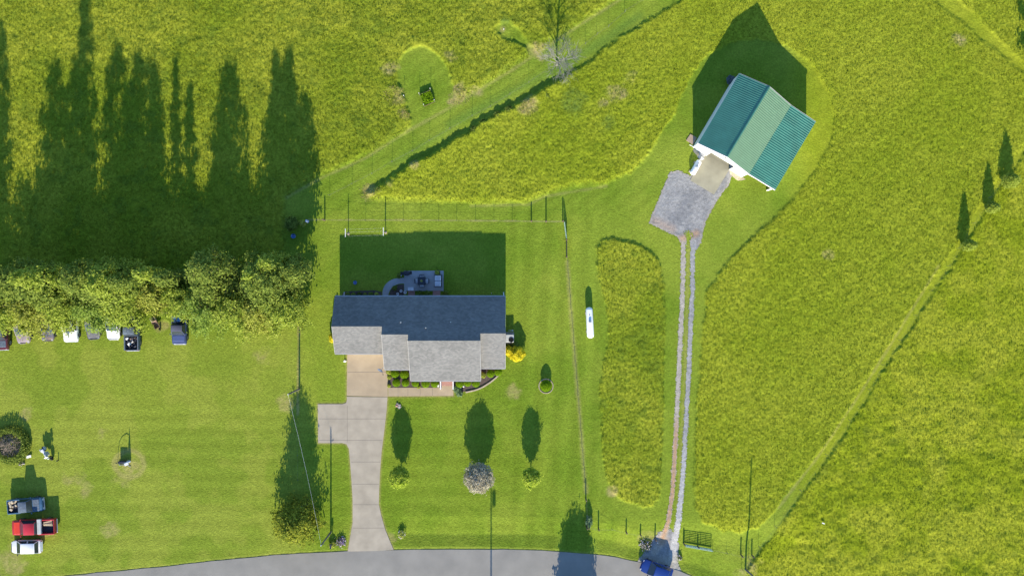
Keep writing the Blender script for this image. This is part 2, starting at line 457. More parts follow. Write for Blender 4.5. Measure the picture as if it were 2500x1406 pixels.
GX = np.arange(-66, 66.01, .125); GY = np.arange(-39, 39.01, .125)
ext = [1, 3, 7, 15, 30, 60, 120, 240, 480, 960, 1900, 3800]
xs = np.concatenate([[-66 - e for e in ext[::-1]], GX, [66 + e for e in ext]])
ys = np.concatenate([[-39 - e for e in ext[::-1]], GY, [39 + e for e in ext]])
gx, gy = np.meshgrid(xs, ys)
x = gx.ravel(); y = gy.ravel()
PXN = x / S + 1250; PYN = 703 - y / S
wob = (fbm(x, y, 1.6, 3, 3) - .5) * .6 + (vnoise(x, y, .35, 91) - .5) * .3
def edge(pts, w0, w1): return sst(w0, w1, poly_sd(x, y, pts) + wob)

t1 = edge(T1, -.05, 1.0) * (1 - edge(KEY, -.05, .25)) * (1 - .8 * edge(LOOP, -.1, .3)) 
t2 = sst(-.05, .38 + .6 * sst(380, 470, PYN) * (PXN < 1700), poly_sd(x, y, T2) + wob)
ne = edge(NE1, -.3, .3)
oval = edge(OVAL, -.05, .4)
t4 = edge(T4, -.1, .25)
t2 = t2 * (1 - .8 * ne) * (1 - t4)
mid = sst(1750, 1500, PXN) * sst(650, 480, PYN) * (.35 + .65 * sst(120, 220, PYN))         # middle meadow, ranker than the east one
bank = np.exp(-(line_d(x, y, MIDEDGE) / 1.5) ** 2) * sst(1430, 1330, PXN) * (.75 + .5 * vnoise(x, y, 2.2, 33))
inner = np.clip(poly_sd(x, y, T1) / 3, 0, 1)
n1 = vnoise(x, y, .42, 5); n2 = vnoise(x, y, .21, 17); n3 = vnoise(x, y, 1.1, 23); n4 = vnoise(x, y, 2.6, 29); n5 = vnoise(x, y, .8, 37)
# soft directional combing in the hay meadow
cu = (x * .78 + y * .62); cv = (-x * .62 + y * .78)
comb = vnoise(cu / 1.7, cv, .3, 41)
h = base(x, y) + 0.006 * (n1 - .5) + .02 * (n2 - .5)
h += t1 * (.20 + .045 * (n1 - .5) + .05 * (n2 - .5) + .06 * (n3 - .5) + .08 * (n4 - .5))
h += t2 * ((.13 + .12 * mid) + .02 * (comb - .5) + (.03 + .02 * mid) * (n2 - .5) + .012 * (n1 - .5) + (.02 + .05 * mid) * (n3 - .5))
h += t2 * bank * .16 * (1 + .5 * (n3 - .5))
h += oval * (.16 + .025 * (n1 - .5) + .045 * (n2 - .5) + .05 * (n3 - .5))
lump = sst(.60, .85, fbm(x, y, 1.5, 53, 3)) 
low = sst(700, 1100, PYN)
h += t4 * (.14 + .035 * (n2 - .5) + .03 * (comb - .5) + (.03 + .07 * low) * (n5 - .5) + .07 * (n3 - .5) * low)
# earthworks
ew = np.exp(-(line_d(x, y, [(900, 470), (1000, 402), (1120, 330), (1250, 258), (1340, 205)]) / .9) ** 2)
h -= .12 * ew * (1 - t2)
for dl, dep in ((DITCH1, .17), (DITCH2, .14)):
    dd = line_d(x, y, dl)
    yl = np.interp(PXN, [a for a, b in dl], [b for a, b in dl])
    inr = (PXN > dl[0][0] - 40) & (PXN < dl[-1][0] + 30)
    s = (yl - PYN) * S
    prof = np.where(s > 0, np.clip(1 - s / 2.2, 0, 1), np.clip(1 + s / 1.5, 0, 1))
    fade = sst(dl[0][0] - 40, dl[0][0] + 10, PXN) * (1 - sst(dl[-1][0] - 10, dl[-1][0] + 30, PXN))
    h -= dep * prof * fade
far = sst(70, 400, np.maximum(np.abs(x) , np.abs(y)))
h += far * (fbm(x, y, 400, 61, 3) - .5) * 10
road_sd = poly_sd(x, y, ROAD)
h = np.where(road_sd > -.15, np.minimum(h, base(x, y) - .03), h)
hard = np.full(x.shape, -1e9)
for pl in (DRIVE_U, DRIVE_L, WALK, PATIO, BARN_SLAB, HOUSE, BARN):
    hard = np.maximum(hard, poly_sd(x, y, pl))
h = np.where(hard > .05, np.minimum(h, base(x, y) - .04), h)
# gravel field
def width_line(pts, w): return w - line_d(x, y, pts)
gn = (vnoise(x, y, .5, 71) - .5) * .12 + (vnoise(x, y, .2, 72) - .5) * .14
thin_pad = fbm(x, y, 1.2, 77, 3)
g_pad = poly_sd(x, y, PAD) + gn * .7
g_l = width_line(TRL, .34) + gn
g_r = width_line(TRR, .33) + gn + .10 * sst(1100, 1350, PYN)
g_f = poly_sd(x, y, FLARE) + gn
mid_grass = (.45 - line_d(x, y, [(1680, 566), (1680, 640)])) + gn * 2 
g_pad = np.where(mid_grass > 0, np.minimum(g_pad, -mid_grass), g_pad)
grav = np.maximum.reduce([g_pad, g_l, g_r, g_f])
grav = np.minimum(grav, -.12 - road_sd + .2)
h = np.where(grav > -.1, h - .02, h)

# vegetation colour (albedo patches)
def C(*c): return np.array(c)
def mixc(a, b, t): return a + (b - a) * t[:, None]
b1 = fbm(x, y, 9, 101, 4); b2 = fbm(x, y, 3.2, 103, 3); b3 = fbm(x, y, .9, 107, 3)
lawn = mixc(C(.133, .208, .018), C(.222, .280, .033), sst(.35, .65, b1) * .5 + sst(.35, .68, b2) * .35 + .15 * b3)
left = sst(760, 700, PXN) * sst(760, 840, PYN)
lawn = mixc(lawn, C(.242, .280, .042), left * (.35 + .4 * sst(.4, .62, b2)))
# mower passes
ang = np.where(PXN > 1235, x * .995 - y * .06, x)
st = np.sin(ang * 2 * math.pi / 2.3 + (b1 - .5) * 2) * sst(1235, 1260, PXN) * (1 - sst(1450, 1480, PXN)) * sst(440, 560, PYN)
lawn *= (1 + .075 * st)[:, None]
st2 = np.sin(y * 2 * math.pi / 1.9 + (b1 - .5) * 4) * sst(960, 1000, PYN) * (1 - sst(1235, 1260, PXN)) 
lawn *= (1 + .06 * st2)[:, None]
st3 = np.sin(cv * 2 * math.pi / 1.5) * ((PXN > 780) & (PXN < 1600) & (PYN < 520))
lawn *= (1 + .06 * st3 * (1 - t2))[:, None]
meadow1 = mixc(C(.168, .224, .016), C(.272, .298, .028), sst(.3, .7, b1) * .6 + .4 * sst(.3, .7, b2))
meadow1 = mixc(meadow1, C(.105, .16, .018), sst(.55, .75, fbm(x, y, 1.3, 113, 3)) * .55)
meadow2 = mixc(C(.198, .256, .015), C(.282, .312, .027), sst(.3, .7, b1) * .6 + .4 * b3)
meadow4 = mixc(C(.208, .258, .014), C(.292, .318, .026), sst(.3, .7, b2))
meadow2 = meadow2 * (1 + .045 * np.sin(cv * 2 * math.pi / 2.1 + (b1 - .5) * 5))[:, None]
colr = lawn
colr = mixc(colr, meadow1, t1)
colr = mixc(colr, meadow2, np.maximum(t2, .75 * sst(1900, 2000, PXN) * (t4 < .5) / .75))
colr = mixc(colr, meadow1 * 1.05, oval)
colr = mixc(colr, meadow4, t4)
# dry straw patches along the mown edges and in places
def blob(px, py, r, seed=0):
    d = np.hypot(x - X(px), y - Y(py)) / (r * S)
    return sst(1, .2, d + (b2 - .5) * 1.6 + (b3 - .5) * 1.4) * (.45 + .9 * vnoise(x, y, .3, 151))
dry = np.zeros_like(x)
for (a, b_, r) in ((955, 170, 22), (965, 240, 28), (985, 275, 18), (1118, 215, 16), (1122, 238, 26), (1160, 225, 14), (1095, 135, 18), (1310, 125, 20), (1225, 75, 14), (1290, 262, 26),
                   (905, 468, 28), (950, 452, 22), (1010, 405, 14), (1505, 225, 30), (1550, 185, 34), (1470, 255, 18), (1500, 1198, 18), (2345, 95, 26), (1100, 250, 14)):
    dry = np.maximum(dry, blob(a, b_, r) * .8)
for (a, b_, r) in ((315, 1140, 42), (170, 1170, 34), (205, 1195, 22), (275, 1290, 22), (30, 1370, 40), (250, 1060, 26), (395, 800, 20), (700, 990, 22), (640, 870, 26), (1255, 955, 20),
                   (1595, 1330, 34), (1840, 1380, 26), (1812, 1400, 16), (720, 1320, 26), (110, 1300, 30), (2020, 620, 14), (950, 1310, 18), (60, 1010, 20), (985, 1170, 8)):
    dry = np.maximum(dry, blob(a, b_, r) * .6)
def band(pts, w, s=.6):
    return sst(w, 0, line_d(x, y, pts) + (b3 - .5) * .25) * s
dry = np.maximum(dry, sst(.55, .1, np.abs(np.hypot(x - X(316), (y - Y(1132)) * 1.1) - 1.75) + (b3 - .5) * .5) * .55)
dry = np.maximum(dry, band([(750, 537), (1070, 538), (1378, 541)], .13, .5))
dry = np.maximum(dry, band([(1385, 640), (1392, 740), (1401, 850), (1409, 940), (1417, 1030), (1424, 1130), (1431, 1200)], .45, .5))
dry = np.maximum(dry, band([(730, 790), (729, 880), (727, 960), (727, 1010)], .25, .7))
dry = np.maximum(dry, band([(1682, 600), (1672, 900), (1655, 1250), (1640, 1330)], .35, .35))
dry = np.maximum(dry, band(TRACK_UP, .35, .35))
dry = np.maximum(dry, band([(1150, 503), (1290, 500), (1330, 480), (1480, 455)], .3, .3))
dry = np.maximum(dry, band([(2290, 650), (2200, 800), (2100, 960), (2000, 1110), (1900, 1240)], .3, .35))
for q in (DRIVE_L, WALK, DRIVE_U):
    dd = -poly_sd(x, y, q)
    dry = np.maximum(dry, sst(.3, .05, dd) * .55)
dry = np.maximum(dry, sst(.35, .0, -road_sd) * .3)
colr = mixc(colr, C(.37, .30, .13), np.clip(dry, 0, 1) * .8)
deep_green = np.maximum(band([(1100, 305), (1250, 225), (1340, 180), (1480, 95), (1560, 40)], 1.1, .8), band([(960, 400), (1040, 350), (1100, 315)], .8, .6))  # deeper green bands along the mown track
colr = mixc(colr, C(.105, .185, .03), deep_green * .8 * (1 - t2))
for (a, b_, r) in ((1310, 290, 20), (1400, 250, 34), (1480, 300, 26), (1230, 55, 14), (700, 545, 22)):
    colr = mixc(colr, C(.11, .18, .04), blob(a, b_, r) * .5)
dk = sst(.62, .8, fbm(x, y, 1.0, 131, 3)) * t4 * (.3 + .7 * low)
colr = mixc(colr, C(.13, .17, .02), dk * .5)
outer = sst(66.2, 69, np.maximum(np.abs(x), np.abs(y) + 27))
colr = mixc(colr, C(.225, .27, .022), outer)
n2c = n2 * (1 - outer) + .5 * outer
colr = np.clip(colr * (1 + .22 * (n2c - .5) + .16 * (1 - outer) * (vnoise(x, y, .14, 139) - .5))[:, None], .01, .9)
gcolr = np.array(colr)

nx, ny = len(xs), len(ys)
idx = np.arange(nx * ny).reshape(ny, nx)
faces = np.stack([idx[:-1, :-1], idx[:-1, 1:], idx[1:, 1:], idx[1:, :-1]], -1).reshape(-1, 4)
np_mesh('ground', np.stack([x, y, h], -1), faces, M['ground'], attr=colr, kind='structure')

# gravel sheet with ragged edge, on a finer grid over the same ground
fgx = np.arange(X(1550), X(1800), .055); fgy = np.arange(Y(1425), Y(395), .055)
FX, FY = np.meshgrid(fgx, fgy); fxr, fyr = FX.ravel(), FY.ravel()
def hsample(a, b):
    u = np.clip((a - GX[0]) / .125, 0, len(GX) - 1.001); v = np.clip((b - GY[0]) / .125, 0, len(GY) - 1.001)
    iu = u.astype(int); iv = v.astype(int); fu = u - iu; fv = v - iv
    Hh = h.reshape(ny, nx); iu = iu + len(ext); iv = iv + len(ext)
    return (Hh[iv, iu] * (1 - fu) + Hh[iv, iu + 1] * fu) * (1 - fv) + (Hh[iv + 1, iu] * (1 - fu) + Hh[iv + 1, iu + 1] * fu) * fv
gn = (vnoise(fxr, fyr, .5, 71) - .5) * .10 + (vnoise(fxr, fyr, .23, 72) - .5) * .08 + (np.random.RandomState(77).rand(len(fxr)) - .5) * .26
fpy = 703 - fyr / S
g_pad = poly_sd(fxr, fyr, PAD) + gn * .7
mg = (.26 - line_d(fxr, fyr, [(1680, 572), (1680, 640)])) + gn * 3
g_pad = np.where(mg > 0, np.minimum(g_pad, -mg), g_pad)
grv = np.maximum.reduce([g_pad, .30 - line_d(fxr, fyr, TRL) + gn, .29 - line_d(fxr, fyr, TRR) + gn + .10 * sst(1100, 1350, fpy), poly_sd(fxr, fyr, FLARE) + gn])
grv = np.minimum(grv, .08 - poly_sd(fxr, fyr, ROAD))
idf = np.arange(len(fxr)).reshape(FX.shape)
ff = np.stack([idf[:-1, :-1], idf[:-1, 1:], idf[1:, 1:], idf[1:, :-1]], -1).reshape(-1, 4)
gf = ff[(grv > 0)[ff].sum(1) >= 3]
u, inv = np.unique(gf, return_inverse=True)
gxx, gyy = fxr[u], fyr[u]
brown = np.maximum(sst(.5, 0, line_d(gxx, gyy, [(1652, 1020), (1648, 1100), (1642, 1200), (1632, 1270), (1618, 1320)])) * sst(980, 1080, 703 - gyy / S),
                   sst(1.1, 0, np.hypot(gxx - X(1618), gyy - Y(1322))) * .9)
brown = np.maximum(brown, .4 * sst(1.0, 0, line_d(gxx, gyy, [(1600, 540), (1640, 560)])))
brown = np.maximum(brown, .75 * sst(.8, 0, line_d(gxx, gyy, [(1660, 585), (1700, 570)])))
q1 = fbm(gxx, gyy, 1.5, 201, 3); q2 = vnoise(gxx, gyy, .22, 203)
gc = mixc(C(.22, .222, .225), C(.295, .292, .285), sst(.3, .7, q1))
gl = line_d(gxx, gyy, TRL)
gc = mixc(gc, C(.39, .35, .29), sst(.55, .3, gl) * .85)
gr_ = line_d(gxx, gyy, TRR)
gc = mixc(gc, C(.40, .395, .385), sst(.6, .3, gr_) * (.3 + .7 * sst(1000, 1250, 703 - gyy / S)))
gc = mixc(gc, C(.40, .24, .13), brown * (.6 + .4 * q2))
gc = mixc(gc, C(.38, .34, .28), sst(.4, .1, np.abs(poly_sd(gxx, gyy, PAD))) * .5 * (gyy > Y(600)))
gc = mixc(gc, C(.38, .36, .30), .8 * (poly_sd(gxx, gyy, FLARE) > -.1) * sst(1345, 1375, 703 - gyy / S))
gc = gc * (1 + .3 * (q2 - .5) + .35 * (np.random.RandomState(5).rand(len(gxx)) - .5))[:, None]
gz = hsample(gxx, gyy) + .03 + .014 * (q2 - .5)
np_mesh('gravel_track', np.stack([gxx, gyy, gz], -1), inv.reshape(-1, 4), M['gravel'], attr=gc, kind='structure')

# road
def flat_grid(name, poly, m, zoff, step=.25, thick=0, **kw):
    xs_ = [X(a) for a, b in poly]; ys_ = [Y(b) for a, b in poly]
    mb = MB(); 
    return mb
mb = MB()
n = 120
top = []; bot = []
tp = [(X(a), Y(b)) for a, b in ROAD_TOP]; bp_ = [(X(a), Y(b)) for a, b in [(-900, 1680), (300, 1515), (700, 1475), (1000, 1462), (1400, 1475), (1560, 1500), (1700, 1560), (1880, 1720), (2450, 2120)]]
def resamp(pts, n):
    L = [0]
    for i in range(1, len(pts)): L.append(L[-1] + math.dist(pts[i], pts[i - 1]))
    t = np.linspace(0, L[-1], n)
    return np.interp(t, L, [p[0] for p in pts]), np.interp(t, L, [p[1] for p in pts])
tx, ty = resamp(tp, n); bx, by = resamp(bp_, n)
vs = []; fs = []
K = 7
jit = (vnoise(tx, ty, .8, 301) - .5) * .12
for i in range(n):
    for k in range(K):
        t = k / (K - 1)
        xx = tx[i] + (bx[i] - tx[i]) * t; yy = ty[i] + (by[i] - ty[i]) * t + (jit[i] if k == 0 else 0)
        vs.append((xx, yy, bz(xx, yy) + .015 + .05 * (1 - (2 * t - 1) ** 2)))
    vs.append((vs[-K][0], vs[-K][1], vs[-K][2] - .12))
W = K + 1
for i in range(n - 1):
    for k in range(K - 1): fs.append((i * W + k, i * W + k + 1, (i + 1) * W + k + 1, (i + 1) * W + k))
    fs.append((i * W + K, i * W, (i + 1) * W, (i + 1) * W + K))
MB().add(vs, fs).build('road', M['asphalt'], smooth=40, kind='structure')

# concrete
def slabpoly(name, poly, m, z=.05, kind='structure'):
    return MB().prism([P(*p) for p in poly], -.12, z).build(name, m, kind=kind)
slabpoly('driveway', DRIVE_L, M['conc_grey'], .04)
slabpoly('driveway_apron', DRIVE_U, M['conc_tan'], .048)
slabpoly('front_walk', WALK, M['conc_tan'], .052)
slabpoly('patio', PATIO, M['conc_patio'], .06)
zb = .05
slabpoly('barn_apron', BARN_SLAB, M['conc_slab'], .06)
jm = MB()
def joint(a, b, z=.0): 
    x0, y0 = P(*a); x1, y1 = P(*b)
    L = math.hypot(x1 - x0, y1 - y0)
    jm.box(((x0 + x1) / 2, (y0 + y1) / 2, z), (L - .04, .035, .008), math.atan2(y1 - y0, x1 - x0))
for yy, xa, xb in ((908, 849, 945),): joint((xa, yy), (xb, yy), .048)
for yy, xa, xb in ((1022, 779, 941), (1074, 779, 934), (1127, 857, 929), (1181, 860, 926), (1231, 862, 924), (1288, 861, 938)): joint((xa, yy), (xb, yy), .04)
joint((848, 990), (848, 1079), .04)
for xx in (996, 1026, 1056): joint((xx, 947.5), (xx, 965.5), .052)
jm.build('slab_joints', M['joint'], kind='structure')
# curved patio path
arc = []
for (a, b) in smooth_poly([(934, 724), (934, 708), (942, 692), (958, 681), (978, 678.5), (987, 678.5)], 2, False): arc.append((a, b))
arc2 = smooth_poly([(987, 692), (978, 692), (966, 695), (956, 703), (949, 714), (948, 724)], 2, False)
slabpoly('patio_path', arc + arc2, M['conc_patio'], .055)
slabpoly('barn_side_pad', [(1675, 343), (1685, 328), (1701, 337), (1691, 354)], M['ramp'], .09)
# planting beds and other loose ground
def bed(name, poly, m, z): return slabpoly(name, smooth_poly(poly, 1), m, z)
slabpoly('planting_bed', [(948, 893), (1012, 893), (1012, 918), (1076, 918), (1076, 945), (948, 945)], M['mulch'], .03)
slabpoly('planting_bed', smooth_poly([(1108, 925), (1174, 925), (1174, 893), (1226, 893), (1222, 908), (1200, 928), (1170, 945), (1137, 955), (1118, 960), (1108, 957)], 1), M['mulch'], .035)
slabpoly('planting_bed', smooth_poly([(836, 727), (836, 713), (860, 710), (932, 708), (932, 727)], 1), M['mulch'], .02)
slabpoly('planting_bed', [(950, 724), (952, 712), (960, 702), (972, 695), (986, 693.5), (986, 724)], M['mulch'], .025)
slabpoly('planting_bed', [(813 + 17, 860), (813 + 17, 750), (824, 755), (820, 850)], M['mulch'], .022)
slabpoly('bare_ground', smooth_poly([(1782, 412), (1812, 433), (1822, 438), (1810, 441), (1799, 441), (1790, 432), (1781, 424)], 1), M['soil_tan'], .022)
slabpoly('bare_ground', smooth_poly([(1693, 361), (1716, 375), (1714, 384), (1706, 391), (1702, 380), (1692, 370)], 1), M['soil_tan'], .018)

# ---------------------------------------------------------------- leaves
def leaf_cloud(pos, nrm, size, asp=1.7, rs=None, flop=.7):
    n = len(pos)
    rs = rs or RS
    r = rs.normal(size=(n, 3)) * flop
    nn = nrm + r; nn /= np.linalg.norm(nn, axis=1)[:, None] + 1e-9
    t = np.cross(nn, rs.normal(size=(n, 3))); t /= np.linalg.norm(t, axis=1)[:, None] + 1e-9
    b = np.cross(nn, t)
    s = (size * (.6 + .8 * rs.rand(n)))[:, None]
    p0 = pos - t * s * asp * .5; p2 = pos + t * s * asp * .5
    p1 = pos + b * s * .5 + nn * s * .12; p3 = pos - b * s * .5 + nn * s * .12
    co = np.stack([p0, p1, p2, p3], 1).reshape(-1, 3)
    f = np.arange(n * 4).reshape(n, 4)
    return co, f

def envelope(style, t):
    t = np.clip(t, 0, 1)
    if style == 'round': return np.sqrt(np.clip(1 - (2 * t - 1) ** 2, 0, 1))
    if style == 'cone': return (1 - t) ** .75 * np.clip(t / .12, 0, 1) ** .5
    if style == 'column': return np.clip((1 - t) / .45, 0, 1) ** .6 * np.clip(t / .1, 0, 1) ** .5
    if style == 'tear': return np.clip(np.sin(math.pi * t ** .62), 0, 1)
    if style == 'broad': return np.clip(1 - t ** 2.2, 0, 1) ** .6 * np.clip(t / .15, 0, 1) ** .5
    return 1 - t

def make_tree(name, label, cat, px, py, H, Rr, h0, style='round', leaf='leaf_b', nleaf=3500, size=.22, limbs=26, group=None,
              lean=(0, 0), trunk_r=.14, seed=0, bare=False, tips=0.0, subs=6, bark='bark', south=0.0, flop=.7, shell=0.0):
    rs = np.random.RandomState(seed + 500)
    rd = random.Random(seed)
    root = thing(name, label, cat, px, py, group=group)
    tr = MB()
    tpz = H * .93
    def axis(z): k = z / H; return Vector((lean[0] * k * k, lean[1] * k * k, z))
    tr.tube([axis(H * k / 6) + Vector((rd.uniform(-.04, .04) * H * .1, rd.uniform(-.04, .04) * H * .1, 0)) * (k > 0) for k in range(6)] + [axis(tpz)], trunk_r, 7, .015)
    segs = []
    for i in range(limbs):
        f = (i + .5) / limbs
        zt = h0 + (H - h0) * (f ** .9)              # height where the limb ends
        az = i * 2.399 + rd.uniform(-.4, .4)
        rr = Rr * float(envelope(style, (zt - h0) / (H - h0))) * rd.uniform(.78, 1.08)
        if south: rr *= 1 + south * (-math.sin(az))
        z0 = max(h0 * .55, zt - rr * rd.uniform(.35, .8))
        a = axis(z0); e = axis(zt) + Vector((math.cos(az) * rr, math.sin(az) * rr, 0))
        m = a.lerp(e, .5) + Vector((rd.uniform(-.1, .1) * rr, rd.uniform(-.1, .1) * rr, .08 * rr))
        L = (e - a).length
        if L < .05: continue
        tr.tube([a, m, e], trunk_r * .38 * (1 - f * .6) + .008, 4, .006)
        segs.append((m, e, 1.0)); segs.append((a.lerp(m, .45), m, .4))
        for k in range(subs):
            q = m.lerp(e, rd.uniform(-.35, .95))
            d = (e - a).normalized()
            side = Vector((rd.gauss(0, 1), rd.gauss(0, 1), rd.gauss(0, .55)))
            side = (side - d * side.dot(d)).normalized()
            l = Rr * rd.uniform(.16, .36)
            e2 = q + (side * .8 + d * .65) * l
            if k % (1 if bare else 2) == 0: tr.tube([q, q.lerp(e2, .5) + Vector((0, 0, .03 * l)), e2], .014 + trunk_r * .05, 3, .004)
            segs.append((q, e2, .8))
            if bare:
                for _ in range(4):
                    q3 = q.lerp(e2, rd.uniform(.3, 1)); s3 = Vector((rd.gauss(0, 1), rd.gauss(0, 1), rd.gauss(0, .6))).normalized()
                    tr.tube([q3, q3 + (s3 + d * .6) * l * .5], .013, 3, .004)
    tr.build('trunk', M[bark], root, smooth=50)
    if nleaf:
        A = np.array([s[0] for s in segs]); B = np.array([s[1] for s in segs]); Wt = np.array([s[2] * (s[1] - s[0]).length for s in segs])
        pick = rs.choice(len(segs), nleaf, p=Wt / Wt.sum())
        t = rs.rand(nleaf, 1) ** .8
        pos = A[pick] + (B[pick] - A[pick]) * t
        spread = size * .9 + .045 * Rr
        pos += rs.normal(size=(nleaf, 3)) * spread * np.array([1, 1, .7]) * .8
        pos[:, 2] = np.maximum(pos[:, 2], .12)
        ns = int(nleaf * shell)
        if ns:
            tt = rs.rand(ns); aa = rs.rand(ns) * 6.2832
            er = envelope(style, tt) * Rr * (1 - .45 * rs.rand(ns) ** 1.6) * (1 + .07 * np.sin(aa * 7 + tt * 9 + seed) + .05 * np.sin(aa * 13 - tt * 23))
            zz = h0 + (H - h0) * tt; kk = zz / H
            pos[:ns] = np.stack([np.cos(aa) * er + lean[0] * kk * kk, np.sin(aa) * er + lean[1] * kk * kk, zz], -1)
        cz = (h0 + H) / 2
        nr = pos - np.array([0, 0, cz]); nr[:, :2] /= Rr; nr[:, 2] /= (H - h0) / 2
        nr /= np.linalg.norm(nr, axis=1)[:, None] + 1e-6
        nr[:, 2] += .6
        co, f = leaf_cloud(pos, nr, size, rs=rs, flop=flop)
        np_mesh('crown', co, f, M[leaf] if isinstance(leaf, str) else leaf, root, smooth=False)
    return root

def make_bush(name, label, cat, px, py, H, Rr, leaf, nleaf=900, size=.07, group=None, seed=0, lump=.1, flat=1.0, z=None, ry=None, core=None):
    rs = np.random.RandomState(seed + 900)
    root = thing(name, label, cat, px, py, group=group, z=z)
    st = MB()
    for k in range(5):
        a = k * 1.3 + seed
        st.tube([(0, 0, -.03), (math.cos(a) * Rr * .3, math.sin(a) * Rr * .3, H * .45)], .018, 4, .006)
    st.build('stem', M['bark'], root)
    ry = ry or Rr
    d = rs.normal(size=(nleaf, 3)); d /= np.linalg.norm(d, axis=1)[:, None]
    d[:, 2] = np.where(d[:, 2] < -.55, -d[:, 2], d[:, 2])
    rad = (1 - .35 * rs.rand(nleaf) ** 2)
    lm = 1 + lump * np.sin(d[:, 0] * 5 + seed) * np.cos(d[:, 1] * 6 + seed * 2) + lump * .7 * np.sin(d[:, 2] * 9 + d[:, 0] * 7)
    pos = d * (rad * lm)[:, None] * np.array([Rr, ry, H / 2]) + np.array([0, 0, H / 2])
    pos[:, 2] = np.maximum(pos[:, 2], .02)
    co, f = leaf_cloud(pos, d + np.array([0, 0, .3]), size, rs=rs, flop=.5)
    np_mesh('foliage', co, f, M[leaf], root, smooth=False)
    return root

# ---------------------------------------------------------------- loose grass tufts
def tufts(name, poly, n, hh, seed, m, excl=(), w=.04, bias=None):
    rs = np.random.RandomState(seed)
    bx_ = (rs.rand(n) - .5) * 130; by_ = (rs.rand(n) - .5) * 76
    k = poly_sd(bx_, by_, poly) > .1
    for e in excl: k &= poly_sd(bx_, by_, e) < -.05
    if bias is not None: k &= bias(bx_, by_, rs)
    bx_ = bx_[k]; by_ = by_[k]; n = len(bx_)
    ii = np.clip(np.round((bx_ - GX[0]) / .125).astype(int), 0, len(GX) - 1) + len(ext)
    jj = np.clip(np.round((by_ - GY[0]) / .125).astype(int), 0, len(GY) - 1) + len(ext)
    z = h.reshape(ny, nx)[jj, ii] - .05
    B = 3
    az = rs.rand(n, B) * 2 * math.pi; ln = hh * (.5 + .9 * rs.rand(n, B)); tilt = .4 + .7 * rs.rand(n, B)
    ax = bx_[:, None] + rs.normal(size=(n, B)) * .05; ay = by_[:, None] + rs.normal(size=(n, B)) * .05
    wx = -np.sin(az) * w; wy = np.cos(az) * w
    zz = np.broadcast_to(z[:, None], (n, B))
    p0 = np.stack([ax - wx, ay - wy, zz], -1); p1 = np.stack([ax + wx, ay + wy, zz], -1)
    p2 = np.stack([ax + np.cos(az) * np.sin(tilt) * ln, ay + np.sin(az) * np.sin(tilt) * ln, zz + np.cos(tilt) * ln + .05], -1)
    co = np.stack([p0, p1, p2], 2).reshape(-1, 3)
    np_mesh(name, co, np.arange(len(co)).reshape(-1, 3), m, smooth=False, kind='stuff')
inb = lambda poly, lo, hi: (lambda a, b, rs: (lambda d: rs.rand(len(a)) < np.clip((hi - d) / (hi - lo), .12, 1))(poly_sd(a, b, poly)))
tufts('meadow_grass', T1, 330000, .14, 1, M['blade'], (KEY, LOOP))
tufts('meadow_grass', T2, 360000, .11, 2, M['blade'], (BARN, NE1))
tufts('meadow_grass', OVAL, 380000, .11, 3, M['blade'])
tufts('meadow_grass', T4, 260000, .12, 4, M['blade'])
for k, (a, b_, r, cnt) in enumerate(((1122, 235, 26, 260), (965, 235, 26, 260), (905, 470, 26, 260), (1290, 262, 22, 200), (985, 278, 15, 160))):
    poly = [(a + r * math.cos(t) * 1.2, b_ + r * math.sin(t)) for t in np.linspace(0, 6.28, 12)[:-1]]
    rs_n = int(cnt * 130 * 76 / (3.14 * (r * S) ** 2))
    tufts('dry_grass', poly, min(rs_n // 2, 900000), .15, 20 + k, M['blade_dry'], w=.03)


# ================================================================ HOUSE
PM = .5          # roof pitch
EZ = 2.65
def hxy(px, py): return (X(px), Y(py))
hx, hy = P(1031, 793)
house = thing('ranch_house', 'brick ranch house with stepped grey shingle roof and dark rear slope', 'house', 1031, 793)
yr = Y(723.4)        # rear eave
def hl(px, y_, z): return (X(px) - hx, y_ - hy, z)
segs = [(829.8, 947, 792.6, 858.6), (947, 1009, 811.0, 896.4), (1009, 1176, 824.8, 922.7), (1176, 1234.2, 808.5, 893.6)]
rb = MB(); TH = .16
for i, (xa, xb, ry_, fy_) in enumerate(segs):
    yrd = Y(ry_); yf = Y(fy_)
    zr = EZ + (yr - yrd) * PM
    zf = zr - (yrd - yf) * PM
    rb.slab([hl(xa, yr, EZ), hl(xa, yrd, zr), hl(xb, yrd, zr), hl(xb, yr, EZ)], TH)
    rb.slab([hl(xa, yrd, zr), hl(xa, yf, zf), hl(xb, yf, zf), hl(xb, yrd, zr)], TH)
roof = rb.build('roof', M['shingle'], house)
cap = MB(); tr = MB()
for i, (xa, xb, ry_, fy_) in enumerate(segs):
    yrd = Y(ry_); yf = Y(fy_); zr = EZ + (yr - yrd) * PM; zf = zr - (yrd - yf) * PM
    a = hl(xa, yrd, zr); b = hl(xb, yrd, zr)
    cap.slab([(a[0] + .03, a[1] + .13, a[2] - .05), (a[0] + .03, a[1], a[2] + .025), (b[0] - .03, b[1], b[2] + .025), (b[0] - .03, b[1] + .13, b[2] - .05)], .02)
    cap.slab([(a[0] + .03, a[1], a[2] + .025), (a[0] + .03, a[1] - .13, a[2] - .05), (b[0] - .03, b[1] - .13, b[2] - .05), (b[0] - .03, b[1], b[2] + .025)], .02)
    # gutter along the front eave
    e0 = hl(xa, yf, zf); e1 = hl(xb, yf, zf)
    tr.box(((e0[0] + e1[0]) / 2, e0[1] - .055, zf - .11), (e1[0] - e0[0] - .01, .10, .12))
e0 = hl(829.8, yr, EZ); e1 = hl(1234.2, yr, EZ)
tr.box(((e0[0] + e1[0]) / 2, e0[1] + .07, EZ - .10), (e1[0] - e0[0], .13, .13))
